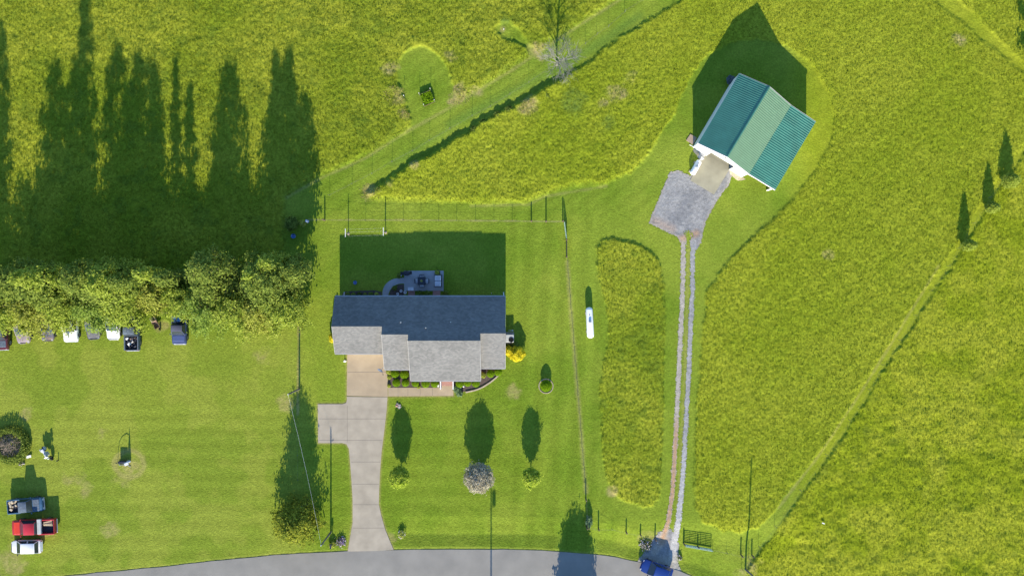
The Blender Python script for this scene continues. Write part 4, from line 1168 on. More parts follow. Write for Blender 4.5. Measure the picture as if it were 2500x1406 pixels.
rocks('flower_bed', 'white flowers and rocks beside the gravel lane mouth', 1578, 1331, .8, 18, 2, [('flower_w', 160), ('leaf_c', 260)])
rocks('flower_bed', 'flowers and rocks right of the driveway mouth', 981, 1303, .5, 9, 3, [('leaf_lime', 200), ('flower_w', 50)])
rocks('rock_ring', 'tiny ring of stones under the bird feeder', 972, 990, .35, 10, 4)
rocks('rock_pile', 'few stones near the brush pile', 53, 1129, .4, 8, 5, [('leaf_c', 60)])
rocks('rock_pile', 'white stone and weeds right of the lane mouth', 1661, 1363, .3, 4, 6, [('flower_w', 20), ('leaf_c', 80)])
# stone ring and curved edging
t = thing('stone_ring', 'ring of tan edging stones around the round bush', 'edging', 1333, 941)
for k in range(26):
    a = k * 2 * math.pi / 26
    MB().box((math.cos(a) * .86, math.sin(a) * .86 - .06, .01), (.19, .10, .09), a + math.pi / 2, bev=.02).build('edging_stone', M['stone'], t)
t = thing('curved_edging', 'curved border of tan edging stones right of the porch', 'edging', 1180, 935)
cx0, cy0 = P(1180, 935)
ex, ey = resamp([P(a, b_) for a, b_ in smooth_poly([(1137, 957), (1165, 951), (1185, 941), (1205, 927), (1222, 911)], 2, False)], 30)
for k in range(29):
    a = math.atan2(ey[k + 1] - ey[k], ex[k + 1] - ex[k])
    MB().box(((ex[k] + ex[k + 1]) / 2 - cx0, (ey[k] + ey[k + 1]) / 2 - cy0, .06), (.17, .17, .16), a, bev=.02).build('edging_stone', M['stone'], t)

# ================================================================ UTILITY POLES AND WIRES
def upole(label, px, py, H_, lean=(0, 0), arm=None, r=.12, **kw):
    t = thing('utility_pole', label, 'utility pole', px, py, **kw)
    MB().tube([(0, 0, -.3), (lean[0] * .5, lean[1] * .5, H_ * .5), (lean[0], lean[1], H_)], r, 10, r * .62).build('post', M['pole'], t, smooth=40)
    MB().lathe([(.05, 0), (.06, .06), (.035, .1), (.05, .16), (.01, .2)], (lean[0], lean[1], H_), 8).build('insulator', M['white'], t)
    MB().tube([(lean[0] * .9 + .1, lean[1] * .9, H_ * .9), (lean[0] * .9 + .35, lean[1] * .9, H_ * .9 + .05)], .03, 6).build('bracket', M['dark_metal'], t)
    if arm:
        MB().lathe([(.2, -.35), (.22, -.3), (.22, .3), (.18, .36)], (lean[0] + .35, lean[1], H_ - .5), 14).build('transformer', M['ac'], t)
    return t
upole('leaning shadowed wooden pole by the road left of the driveway', 808, 1298, 5.0)
upole('wooden pole with white insulator on the west fence line', 731, 949, 4.9)
upole('wooden pole at the bottom end of the slanting hedge line', 1822, 1392, 6.0, lean=(.6, 0))
upole('pole across the road whose long shadow crosses to the blossom tree', 1199, 1640, 9.0, arm=True)
def wire(label, a, b, za, zb_, sag=.5, r=.014, m='wire_white', name='overhead_wire'):
    p0 = P(*a); p1 = P(*b)
    t = thing(name, label, 'wire', *a, z=0)
    pts = [(p0[0] + (p1[0] - p0[0]) * k / 16 - p0[0], p0[1] + (p1[1] - p0[1]) * k / 16 - p0[1], za + (zb_ - za) * k / 16 - sag * 4 * (k / 16) * (1 - k / 16)) for k in range(17)]
    MB().tube(pts, r, 4).build('strand', M[m], t)
wire('white overhead wire between the two western utility poles', (731, 949), (808, 1298), 4.98, 5.0, r=.008)

# ================================================================ FENCES AND GATES
def post_mb(x_, y_, z_, H_, r=.07, tp=False):
    mb_ = MB()
    if tp: mb_.box((x_, y_, z_ + H_ / 2 - .1), (.035, .035, H_ + .2)); mb_.box((x_, y_, z_ + H_ - .06), (.045, .045, .12))
    else: mb_.lathe([(r, -.25), (r, H_ - .03), (r * .7, H_)], (x_, y_, z_), 9)
    return mb_
def fence(label, posts, wires=(.35, .7, 1.0), name='wire_fence', wr=.005, tw=.9, wm_='wire'):
    # posts: (px, py, height, big)
    t = thing(name, label, 'fence', posts[0][0], posts[0][1], z=0)
    x0, y0 = P(posts[0][0], posts[0][1])
    for a, b_, H_, big in posts:
        x_, y_ = P(a, b_)
        post_mb(x_ - x0, y_ - y0, bz(x_, y_), H_, .085 if big else .03, not big).build('post', M['wood'] if big else M['tpost'], t)
    for wz in wires:
        w = MB()
        pts = [(X(a) - x0 + .04, Y(b_) - y0 - .04, bz(X(a), Y(b_)) + wz * H_) for a, b_, H_, big in posts]
        w.tube(pts, wr, 4).build('wire', M[wm_], t)
    return t
fence('straight wire fence behind the house with thin steel posts', [(752, 537, 1.0, 0), (793, 538, 1.2, 1), (893, 538, .85, 0), (940, 538, .85, 0), (985, 538, .85, 0), (1028, 538, .85, 0), (1071, 538.5, .85, 0), (1115, 539, .85, 0), (1161, 539, .85, 0),
      (1206, 539.5, .85, 0), (1251, 540, .85, 0), (1297, 541, 1.0, 1), (1333, 542, 1.25, 1), (1374, 541, 1.2, 1)], (.5, .95))
fence('long wire fence running down the east side of the lawn', [(1383, 628, .95, 1)] + [(1383 + (k * 1.0) * 47 / 14 , 628 + k * 42, .7, 0) for k in range(1, 14)] + [(1430, 1217, 1.0, 1), (1432, 1284, 1.3, 1)], (.5, .95))
fence('short roadside wire fence left of the lane mouth', [(1437, 1284, 1.1, 1), (1461, 1289, .95, 1), (1494, 1290, .6, 0), (1529, 1298, .85, 1), (1564, 1305, .75, 1), (1600, 1315, 1.05, 1)], (.5, .9))
fence('short roadside fence between the tube gate and the utility pole', [(1741, 1342, .6, 0), (1776, 1350, .6, 0), (1811, 1356, 1.05, 1), (1838, 1357, .95, 1)], (.5, .9))
fence('slanting wire fence along the east meadow edge', [(a - 9, b_ - 6, .9, 0) for a, b_ in zip(*[np.interp(np.linspace(0, 1, 17), np.linspace(0, 1, len(FENCE_E) - 1), [p[i] for p in FENCE_E[:-1]]) for i in (0, 1)])], (.5, .95))
fence('diagonal wire fence along the mown track to the top', [(805, 478, 1.0, 0), (860, 450, 1.0, 0), (909, 425, 1.0, 0), (958, 396, 1.0, 0), (1008, 370, 1.0, 0), (1049, 345, 1.05, 0), (1099, 316, 1.0, 0), (1153, 285, 1.05, 0), (1197, 262, 1.0, 0), (1245, 232, 1.0, 0), (1291, 203, 1.0, 0),
      (1340, 170, 1.0, 0), (1385, 138, 1.0, 0), (1429, 109, 1.0, 0), (1457, 86, 1.0, 0), (1485, 67, 1.0, 0), (1525, 31, 1.1, 0), (1570, 2, 1.1, 0)], (.5, .95))
fence('west boundary wire fence from the tree row to the utility pole', [(731, 800, .9, 0), (730, 850, .9, 0), (729, 900, .9, 0), (729, 944, .9, 0)], (.6, .95))
fence('thin wire fence line from the pole down to the oak', [(726, 985, .6, 0), (727, 1050, .6, 0), (728, 1110, .6, 0), (729, 1170, .6, 0)], (.9,))
# tube gates
def gate(label, a, b, H_, bars, ups, r, m, posts=()):
    t = thing('tube_gate', label, 'gate', *a)
    x0, y0 = P(*a); x1, y1 = P(*b); z0 = 0; z1 = bz(x1, y1) - bz(x0, y0)
    dx, dy = x1 - x0, y1 - y0
    f = MB()
    for zz in (.12, H_): f.tube([(0, 0, zz), (dx, dy, zz + z1)], r * 1.25, 6)
    for k in (0, 1): f.tube([(dx * k, dy * k, .12 + z1 * k), (dx * k, dy * k, H_ + z1 * k)], r * 1.25, 6)
    f.build('frame', M[m], t)
    for k in range(1, bars): 
        zz = .12 + (H_ - .12) * (k / bars) ** 1.25
        MB().tube([(0, 0, zz), (dx, dy, zz + z1)], r, 5).build('rail', M[m], t)
    for k in range(1, ups + 1):
        q = k / (ups + 1)
        MB().tube([(dx * q, dy * q, .12 + z1 * q), (dx * q, dy * q, H_ + z1 * q)], r, 5).build('upright', M[m], t)
    return t
gate('pale green tube gate standing open by the lane mouth', (1672, 1330), (1738, 1342), .98, 8, 4, .028, 'green_gate')
gate('narrow green tube gate seen edge on at the lawn corner', (1377, 544), (1382, 583), 1.15, 6, 2, .025, 'green_gate')
for k, (a, b_, H_, lab) in enumerate(((1670, 1327, 1.05, 'dark wooden post at the hinge end of the pale green gate'), (1705, 1335, .8, 'dark wooden post in front of the pale green gate'), (1382.5, 586, 1.1, 'wooden post at the lower end of the edge on gate'))):
    t = thing('gate_post', lab, 'post', a, b_); post_mb(0, 0, 0, H_, .085).build('shaft', M['wood'], t)
    MB().lathe([(.09, 0), (.09, .03)], (0, 0, H_ - .25), 8).build('hinge_band', M['dark_metal'], t)
t = thing('rail_fence', 'short solid board fence panel below the edge on gate', 'fence', 1383, 607)
for zz in (.3, .6, .9): MB().box((0, 0, zz), (.04, 39 * S, .14)).build('rail', M['wood'], t)

# garden plot
gp = thing('garden_plot', 'small fenced vegetable plot with white topped stakes in the mown bay', 'garden', 1043, 236)
gx0, gy0 = P(1043, 236)
corners = [(1025, 233), (1052, 221.5), (1062, 249), (1036, 260)]
cc = [(X(a) - gx0, Y(b_) - gy0) for a, b_ in corners]
for c_ in cc:
    s_ = MB().box((c_[0], c_[1], .5), (.04, .04, 1.1)).build('stake', M['tpost'], gp)
    MB().box((c_[0], c_[1], 1.06), (.06, .06, .16)).build('cap', M['white'], s_)
for k in range(4):
    a, b_ = cc[k], cc[(k + 1) % 4]
    L = math.dist(a, b_); g = MB()
    ang_ = math.atan2(b_[1] - a[1], b_[0] - a[0])
    hh_ = .38 if k == 0 else .12
    g.box(((a[0] + b_[0]) / 2, (a[1] + b_[1]) / 2, hh_ / 2), (L, .03, hh_), ang_)
    g.build('side_board', M['wood'], gp)
rs = np.random.RandomState(4)
uv = rs.rand(900, 2); A0, B0, C0, D0 = [np.array(c_) for c_ in cc]
pos2 = (A0 + (B0 - A0) * uv[:, :1]) * (1 - uv[:, 1:]) + (D0 + (C0 - D0) * uv[:, :1]) * uv[:, 1:]
pos = np.concatenate([pos2 * .93, .1 + .28 * rs.rand(900, 1)], 1)
co, f = leaf_cloud(pos, np.tile([0, 0, 1.], (900, 1)), .12, rs=rs); np_mesh('vegetables', co, f, M['leaf_box'], gp, smooth=False)
for a, b_, lab in ((988, 238, 'white topped stake left of the vegetable plot'), (1230, 78, 'white topped stake in the small mown loop at the top')):
    t = thing('marker_stake', lab, 'stake', a, b_); MB().box((0, 0, .45), (.035, .035, 1.0)).build('shaft', M['tpost'], t); MB().box((0, 0, .97), (.07, .07, .2)).build('cap', M['white'], t)

# clothesline
for a, b_, lab in ((850.5, 571, 'white clothesline pole, the left of the pair behind the house'), (941.5, 568, 'white clothesline pole, the right of the pair behind the house')):
    t = thing('clothesline_pole', lab, 'clothesline pole', a, b_, group='clothesline poles')
    MB().lathe([(.05, -.2), (.05, 1.72)], (0, 0, 0), 10).build('post', M['pole'], t)
    MB().box((0, 0, 1.74), (.07, .98, .07)).build('crossbar', M['white'], t)
    MB().lathe([(.16, -.05), (.14, .04), (.05, .05)], (0, 0, .02), 12).build('footing', M['stone'], t)
for dy, lab in ((.4, 'upper strand of the clothesline behind the house'), (.05, 'middle strand of the clothesline behind the house'), (-.42, 'lower strand of the clothesline behind the house')):
    wire(lab, (850.5, 571 - dy / S), (941.5, 568 - dy / S), 1.77, 1.77, .06, .0025, 'wire_white', 'clothesline')

# ================================================================ PATIO
def chair(label, px, py, rz, grp='patio chairs around the table'):
    t = thing('patio_chair', label, 'chair', px, py, rz, grp, z=.06)
    MB().box((0, 0, .42), (.5, .5, .09), bev=.05).build('cushion', M['cushion'], t)
    MB().box((0, -.27, .68), (.52, .07, .5), bev=.02).build('backrest', M['dark_metal'], t)
    MB().box((0, 0, .355), (.54, .54, .04)).build('seat', M['dark_metal'], t)
    for a in (-.24, .24):
        MB().tube([(a * 1.1, -.24, .62), (a * 1.1, .22, .62), (a * 1.1, .24, 0)], .02, 5).build('armrest', M['dark_metal'], t)
        for b_ in (-.24, .24): MB().box((a, b_, .17), (.035, .035, .34)).build('leg', M['dark_metal'], t)
    return t
tb = thing('patio_table', 'square dark patio table with a round centrepiece bowl', 'table', 1031, 686, z=.06)
MB().box((0, 0, .71), (.95, .95, .04), bev=.03).build('tabletop', M['dark_metal'], tb)
for a in (-.4, .4):
    for b_ in (-.4, .4): MB().box((a, b_, .345), (.05, .05, .69)).build('leg', M['dark_metal'], tb)
bw = thing('centrepiece_bowl', 'small green plant in a round bowl on the patio table', 'bowl', 1031, 686, z=.79)
MB().lathe([(.07, 0), (.15, .04), (.16, .1), (.13, .1), (.1, .06)], (0, 0, .003), 16).build('bowl', M['terracotta'], bw)
rs = np.random.RandomState(3); pos = rs.normal(size=(80, 3)) * .05 + [0, 0, .14]; co, f = leaf_cloud(pos, np.tile([0, 0, 1.], (80, 1)), .06, rs=rs); np_mesh('plant', co, f, M['leaf_lime'], bw, smooth=False)
chair('patio chair on the lawn side of the table', 1031, 676.5, R(180)); chair('patio chair on the house side of the table', 1031.5, 696, 0)
chair('patio chair on the grill side of the table', 1020, 686, R(-90)); chair('patio chair on the swing side of the table', 1043, 686.5, R(90))
sw = thing('glider_bench', 'two seat cushioned glider bench with dark frame on the patio', 'bench', 1070, 686, R(90), z=.06)
for s_ in (-1, 1):
    MB().tube([(s_ * .72, -.5, 0), (s_ * .72, -.3, .95), (s_ * .72, .3, .95), (s_ * .72, .5, 0)], .03, 6).build('side_frame', M['dark_metal'], sw)
    MB().box((s_ * .33, .06, .46), (.62, .62, .12), bev=.05).build('cushion', M['cushion'], sw)
    MB().box((s_ * .33, -.32, .72), (.62, .14, .5), bev=.05).build('back_cushion', M['cushion'], sw)
MB().box((0, -.06, .38), (1.32, .86, .05)).build('seat_frame', M['dark_metal'], sw)
gl = thing('covered_grill', 'barbecue grill under a dark cover at the patio corner', 'grill', 994, 667, R(4), z=.06)
MB().lathe([(.5, 0), (.52, .75), (.47, .95), (.3, 1.08), (.03, 1.1)], (0, 0, 0), 18, sx=1, sy=.55).build('cover', M['bedliner'], gl, smooth=40)
for s_ in (-1, 1): MB().box((s_ * .58, 0, .8), (.22, .4, .05), bev=.02).build('side_shelf', M['black'], gl)
for k, (a, b_, lab, r_) in enumerate(((980, 710.5, 'round pale planter in the curved bed, upper one', .15), (972, 717.5, 'round pale planter in the curved bed nearest the house', .15), (990, 713.5, 'round pale planter beside the brick step', .17))):
    t = thing('planter', lab, 'planter', a, b_, z=.03, group='round planters by the rear step')
    MB().lathe([(r_ * .7, 0), (r_, .3), (r_ * 1.1, .32), (r_ * .85, .32), (r_ * .8, .27)], (0, 0, 0), 18).build('pot', M['cushion'], t)
    MB().lathe([(r_ * .78, .26), (r_ * .3, .275), (.01, .28)], (0, 0, 0), 14).build('soil', M['mulch'], t)
t = thing('flower_pot', 'large round dark pot on the patio corner', 'planter', 1068.5, 666, z=.06)
MB().lathe([(.22, 0), (.3, .28), (.34, .32), (.27, .32), (.25, .25)], (0, 0, 0), 18).build('pot', M['dark_metal'], t); MB().lathe([(.26, .24), (.01, .26)], (0, 0, 0), 14).build('soil', M['mulch'], t)
t = thing('storage_box', 'low pale deck box at the house edge of the patio', 'box', 1004, 705.5, z=.06)
MB().box((0, 0, .2), (.62, .38, .4), bev=.02).build('body', M['cushion'], t); MB().box((0, 0, .425), (.66, .42, .05), bev=.02).build('lid', M['cushion'], t)
for a, b_, r_, lab in ((980.5, 673, .07, 'small round white path lamp by the grill'), (1132, 942, .11, 'white ball lamp in the bed right of the porch'), (1200, 716, .04, 'tiny white stake lamp behind the house')):
    t = thing('garden_lamp', lab, 'lamp', a, b_)
    MB().tube([(0, 0, -.05), (0, 0, .32)], .02, 6).build('stem', M['white'], t); MB().lathe([(.02, -r_), (r_ * .8, -r_ * .6), (r_, 0), (r_ * .8, r_ * .6), (.02, r_)], (0, 0, .35), 12).build('globe', M['white'], t, smooth=60)
t = thing('lantern_box', 'white square lantern at the porch railing foot', 'lantern', 1070, 940.5, R(-15), z=.03)
MB().box((0, 0, .18), (.22, .22, .36), bev=.02).build('body', M['white'], t); MB().box((0, 0, .39), (.27, .27, .05), bev=.02).build('lid', M['white'], t)
# bird feeder hook
t = thing('feeder_hook', 'double shepherd hook with hanging feeder by the front walk', 'bird feeder', 972, 986)
MB().tube([(0, 0, -.1), (0, 0, 1.7)], .014, 6).build('pole', M['black'], t)
for s_ in (-1, 1):
    MB().tube([(0, 0, 1.3), (s_ * .05, 0, 1.6), (s_ * .16, 0, 1.78), (s_ * .27, 0, 1.7), (s_ * .27, 0, 1.55)], .012, 5).build('hook', M['black'], t)
MB().lathe([(.02, 0), (.14, .02), (.14, .05), (.09, .08), (.09, .3), (.17, .33), (.02, .45)], (.0, 0, .95), 12).build('feeder', M['brick_flat'], t)
# cooling unit
t = thing('cooling_unit', 'square grey air conditioner with round fan by the east wall', 'air conditioner', 1247, 824, z=0)
MB().box((-.2, -.05, .02), (1.2, 1.45, .12)).build('pad', M['conc_grey'], t)
b_ = MB().box((-.12, -.05, .52), (.95, .95, .88), bev=.04).build('body', M['ac'], t)
MB().lathe([(.3, 0), (.32, .03), (.26, .035), (.24, .0)], (.05, -.2, .965), 20).build('fan_ring', M['dark_metal'], b_)
for k in range(3):
    MB().box((.05 + math.cos(k * 2.09) * .12, -.2 + math.sin(k * 2.09) * .12, .985), (.22, .09, .012), k * 2.09).build('fan_blade', M['black'], b_)
t = thing('gas_meter', 'small grey meter with pipes above the cooling unit', 'meter', 1251, 806, z=0)
MB().tube([(0, 0, -.05), (0, 0, .7), (-.5, 0, .7)], .025, 6).build('pipe', M['ac'], t); MB().box((0, 0, .55), (.2, .16, .22), bev=.03).build('body', M['ac'], t)
# barn bits
t = thing('grey_tarp', 'crumpled grey tarp heap between the barn wall and tank', 'tarp', 1713, 381)
tv = []; tf = []; rs = np.random.RandomState(8)
for i in range(11):
    for j in range(15):
        u_, v_ = i / 10 - .5, j / 14 - .5
        e = max(0, 1 - (abs(u_) * 2) ** 3) * max(0, 1 - (abs(v_) * 2) ** 3)
        tv.append((u_ * .8 + .1 * math.sin(v_ * 9), v_ * 1.1 + .08 * math.sin(u_ * 8), -.03 + e * (.22 + .22 * rs.rand())))
for i in range(10):
    for j in range(14): tf.append((i * 15 + j, (i + 1) * 15 + j, (i + 1) * 15 + j + 1, i * 15 + j + 1))
MB().add(tv, tf).build('sheet', M['tarp'], t)
t = thing('barn_downpipe_box', 'low white step box by the garage door corner', 'box', 1786, 409, R(-30))
MB().box((0, 0, .12), (.5, .3, .24), bev=.03).build('body', M['white'], t); MB().box((0, 0, .26), (.54, .34, .04)).build('lid', M['white'], t)

# odds and ends
def bucket(lab, px, py, r_, H_, m):
    t = thing('bucket', lab, 'bucket', px, py)
    MB().lathe([(r_ * .8, 0), (r_, H_), (r_ * 1.06, H_), (r_ * .92, H_ - .02), (r_ * .75, .05)], (0, 0, 0), 16).build('tub', M[m], t)
    MB().tube([(-r_, 0, H_), (-r_ * .7, 0, H_ + .12), (r_ * .7, 0, H_ + .12), (r_, 0, H_)], .01, 4).build('handle', M['white'], t)
bucket('blue bucket lying in the shade behind the house', 868, 690, .22, .32, 'blue_pl')
bucket('blue tub in the tree shade below the pale bush', 718, 577, .26, .4, 'blue_pl')
t = thing('yard_sign', 'small pale blue panel on legs beside the lime plant', 'sign', 752, 541, R(-25))
p_ = MB().box((0, 0, .5), (.42, .3, .05), bev=.02).build('panel', M['cushion'], t)
for s_ in (-1, 1): MB().box((s_ * .15, 0, .22), (.04, .04, .5)).build('leg', M['ac'], t)
t = thing('garden_ornament', 'white ornament beside the garage corner of the drive', 'ornament', 842, 881)
MB().lathe([(.12, 0), (.14, .06), (.06, .12), (.05, .3), (.12, .36), (.08, .46), (.01, .5)], (0, 0, 0), 12).build('body', M['white'], t); MB().box((.1, -.05, .08), (.24, .12, .14), .5, bev=.03).build('base', M['white'], t)
t = thing('white_board', 'small white board lying at the brush pile edge', 'board', 72, 1113.5, R(15))
MB().box((0, 0, .16), (.6, .3, .05), bev=.01).build('panel', M['white'], t); MB().box((0, .1, .07), (.5, .06, .14)).build('support', M['wood'], t)
t = thing('white_scrap', 'white scrap lying in the rough eastern pasture', 'scrap', 2008, 1275, R(-20), z=.28)
MB().box((0, 0, 0), (.34, .12, .05), bev=.01).build('panel', M['white'], t)
t = thing('mailbox', 'mailbox on a post amid lime plants at the road edge', 'mailbox', 812, 1326)
MB().box((0, 0, .5), (.09, .09, 1.1)).build('post', M['wood'], t)
mbx = MB().lathe([(.1, -.25), (.11, -.24), (.11, .24), (.1, .25)], (0, 0, 1.08), 12, 'y').build('box', M['dark_metal'], t)
MB().box((0, -.27, 1.08), (.18, .03, .2)).build('door', M['dark_metal'], mbx)
make_bush('lime_plant', 'lime plants around the mailbox post', 'plant', 812, 1327, .4, .38, 'leaf_lime', 350, .12, None, 120, lump=.3)
# brush pile
bpn = thing('brush_pile', 'heap of dead branches ringed by green weeds at the left edge', 'brush pile', 30, 1085)
rd = random.Random(5); tw = MB()
for k in range(420):
    a = rd.uniform(0, 6.28); q = rd.random() ** .6 * 1.7; z_ = max(.05, 1.0 * (1 - q / 2.0)) * rd.uniform(.6, 1.1)
    d = rd.uniform(0, 6.28); l = rd.uniform(.3, 1.1)
    cx_, cy_ = math.cos(a) * q - .35, math.sin(a) * q
    tw.tube([(cx_ - math.cos(d) * l / 2, cy_ - math.sin(d) * l / 2, max(.02, z_ - rd.uniform(-.15, .2))), (cx_, cy_, z_ + .05), (cx_ + math.cos(d) * l / 2, cy_ + math.sin(d) * l / 2, max(.02, z_ - rd.uniform(-.1, .25)))], rd.uniform(.012, .035), 4, .008)
tw.build('branches', M['brush'], bpn)
rs = np.random.RandomState(6); n_ = 3600
aa = rs.rand(n_) * 6.283; rr_ = 1.45 + rs.rand(n_) * .95
pos = np.stack([np.cos(aa) * rr_ , np.sin(aa) * rr_ , (.1 + .75 * rs.rand(n_)) * (1.15 - np.abs(rr_ - 1.75) / 1.0)], -1)
co, f = leaf_cloud(pos, np.tile([0, 0, 1.], (n_, 1)), .11, rs=rs); np_mesh('weeds', co, f, M['leaf_b'], bpn, smooth=False)

# ================================================================ VEHICLES
def carpaint(name, c, **kw): return mat(name, c, kw.get('rough', .35), noise=kw.get('noise', .06), nscale=kw.get('nscale', 2), spec=.5, coat=kw.get('coat', .5), col2=kw.get('col2'))
def loft(secs, close=True):
    # secs: list of (x, [(y, z)...]) half profiles from bottom centre outwards to top centre; mirrored
    vs = []; fs = []
    m = len(secs[0][1]); W_ = 2 * m
    for xx, pr in secs:
        for (yy, zz) in pr: vs.append((xx, yy, zz))
        for (yy, zz) in pr[::-1]: vs.append((xx, -yy, zz))
    for i in range(len(secs) - 1):
        for k in range(W_):
            fs.append((i * W_ + k, i * W_ + (k + 1) % W_, (i + 1) * W_ + (k + 1) % W_, (i + 1) * W_ + k))
    fs.append(tuple(range(W_ - 1, -1, -1))); fs.append(tuple((len(secs) - 1) * W_ + k for k in range(W_)))
    return vs, fs
def wheel(t, x_, y_, r=.34, w=.22):
    o = thing_child('wheel', t)
    tyre = MB().lathe([(r * .6, -w / 2), (r * .96, -w / 2), (r, -w * .35), (r, w * .35), (r * .96, w / 2), (r * .6, w / 2)], (x_, y_, r), 18, 'y').build('wheel', M['tyre'], t, smooth=35)
    MB().lathe([(r * .58, -w / 2 - .012), (r * .5, -w / 2 - .02), (r * .18, -w * .3), (r * .18, w * .3), (r * .5, w / 2 + .02), (r * .58, w / 2 + .012)], (x_, y_, r), 14, 'y').build('rim', M['rim'], tyre)
def thing_child(n, p): return None
def vehicle(name, label, cat, px, py, rz, L, W_, H_, paint, kind='car', group=None, roofm=None, hoodm=None, cab=None, glass='glass', z=None):
    px = 1250 - (1250 - px) * (1 - .8 / CAM_H); py = 703 - (703 - py) * (1 - .5 / CAM_H)
    t = thing(name, label, cat, px, py, rz, group, z=z)
    hw = W_ / 2; belt = H_ * .60; hoodz = H_ * .56
    f = L / 2
    def sec(x_, w, zt, zb=.28): return (x_, [(0, zb), (w * .86, zb), (w * .97, zb + .12), (w, zb + .3), (w * .985, zt - .12), (w * .93, zt - .03), (w * .72, zt), (0, zt + .02)])
    if kind == 'car':
        S_ = [sec(-f, hw * .80, belt * .86, .38), sec(-f + .06, hw * .92, belt * .95, .32), sec(-f + .35, hw * .98, belt), sec(-f * .4, hw, belt), sec(f * .3, hw, belt * 1.0), sec(f * .42, hw, hoodz * 1.02), sec(f - .5, hw * .97, hoodz * .93), sec(f - .22, hw * .9, hoodz * .86, .32), sec(f - .06, hw * .76, hoodz * .76, .34), sec(f, hw * .55, hoodz * .66, .38)]
        cab = cab or (-f * .86, -f * .62, f * .05, f * .48)
    elif kind == 'wagon':
        S_ = [sec(-f, hw * .84, belt * .9, .38), sec(-f + .06, hw * .94, belt, .32), sec(-f + .35, hw, belt), sec(-f * .4, hw, belt), sec(f * .3, hw, belt), sec(f * .44, hw, hoodz * 1.02), sec(f - .45, hw * .96, hoodz * .95), sec(f - .22, hw * .88, hoodz * .88, .32), sec(f - .06, hw * .74, hoodz * .78, .34), sec(f, hw * .52, hoodz * .68, .38)]
        cab = cab or (-f * .9, -f * .78, f * .10, f * .5)
    else:
        S_ = [sec(-f * .22, hw, belt), sec(f * .3, hw, belt), sec(f * .42, hw, belt), sec(f - .4, hw * .98, belt * .97), sec(f - .08, hw * .95, belt * .93, .34), sec(f, hw * .90, belt * .84, .36)]
        cab = cab or (-f * .215, -f * .15, f * .22, f * .46)
    v_, f_ = loft(S_)
    body = MB().add(v_, f_).build('body', paint, t, smooth=38)
    # cabin
    c0, c1, c2, c3 = cab
    wb_, wt = hw * .93, hw * .74
    zt = H_ - .03; zb = belt - .02
    cv_ = [(c0, -wb_, zb), (c3, -wb_, zb), (c3, wb_, zb), (c0, wb_, zb), (c1, -wt, zt), (c2, -wt, zt), (c2, wt, zt), (c1, wt, zt)]
    MB().add(cv_, [(3, 2, 1, 0), (4, 5, 6, 7), (0, 1, 5, 4), (1, 2, 6, 5), (2, 3, 7, 6), (3, 0, 4, 7)]).build('cabin', paint, t)
    MB().box(((c1 + c2) / 2, 0, zt + .02), ((c2 - c1) + .04, wt * 2 + .02, .05), bev=.05).build('roof', roofm or paint, t, smooth=50)
    def pane(nm, q, t_=.012, inset=.08):
        q = [Vector(p) for p in q]; c_ = sum(q, Vector()) / 4
        q = [p.lerp(c_, inset) for p in q]
        nn = (q[1] - q[0]).cross(q[2] - q[0]).normalized()
        if nn.dot(c_ - Vector((0, 0, zb))) < 0: q = q[::-1]; nn = -nn
        q = [p + nn * t_ for p in q]
        MB().slab(q, t_ * .8).build(nm, M[glass], t)
    V = [Vector(p) for p in cv_]
    pane('windshield', (V[1], V[2], V[6], V[5])); pane('rear_window', (V[3], V[0], V[4], V[7]))
    ns_ = 1 if kind == 'pickup' else 2
    for s_, (a, b_, c_, d_) in ((-1, (0, 1, 5, 4)), (1, (3, 2, 6, 7))):
        for k in range(ns_):
            u0 = k / ns_ + .02; u1 = (k + 1) / ns_ - .02
            pane('side_window', (V[a].lerp(V[b_], u0), V[a].lerp(V[b_], u1), V[d_].lerp(V[c_], u1), V[d_].lerp(V[c_], u0)), inset=.07)
    if hoodm:
        MB().box(((c3 + f - .3) / 2 + .02, 0, hoodz * (1.06 if kind == 'pickup' else 1.0) + .005 + (.02 if kind != 'pickup' else 0)), (f - .34 - c3, W_ * .80, .05), bev=.05).build('hood', hoodm, t)
    if kind == 'pickup':
        x0, x1 = -f + .05, -f * .24
        bedm = MB()
        MB().box(((x0 + x1) / 2, 0, .62), (x1 - x0, W_ * .86, .06)).build('bed_floor', M['bedliner'], t)
        for s_ in (-1, 1): bedm.box(((x0 + x1) / 2, s_ * (hw - .07), .38 + (belt - .38) / 2), (x1 - x0, .14, belt - .38), bev=.03)
        bedm.box((x1 - .03, 0, .4 + (belt - .4) / 2), (.06, W_ - .28, belt - .4))
        bedm.build('bed_side', paint, t)
        MB().box((x0 + .02, 0, .5 + (belt - .5) / 2), (.07, W_ - .3, belt - .5 - .02), bev=.01).build('tailgate', paint, t)
    for s_ in (-1, 1):
        for xx in (f * .62, -f * .62): wheel(t, xx, s_ * (hw - .12), .33 if kind != 'pickup' else .38)
        MB().box((f - (.03 if kind == 'pickup' else .13), s_ * hw * .62, hoodz * (.72 if kind == 'pickup' else .74)), (.1, .26, .13), bev=.03).build('headlight', M['lamp'], t)
        MB().box((-f + .03, s_ * hw * .78, belt * .72), (.07, .12, .2), bev=.01).build('tail_light', M['tail'], t)
        MB().box((c3 - .12, s_ * (hw + .07), belt + .06), (.1, .16, .12), bev=.02).build('mirror', M['black'] if kind != 'pickup' else paint, t)
    MB().box((f + (.03 if kind == 'pickup' else -.02), 0, .5), (.12, W_ * (.88 if kind == 'pickup' else .68), .16), bev=.05).build('front_bumper', M['chrome'] if kind == 'pickup' else paint, t)
    MB().box((-f - (.03 if kind == 'pickup' else -.02), 0, .5), (.12, W_ * (.9 if kind == 'pickup' else .76), .16), bev=.05).build('rear_bumper', M['chrome'] if kind == 'pickup' else paint, t)
    return t
GC = 'old vehicles parked nose out under the tree row'
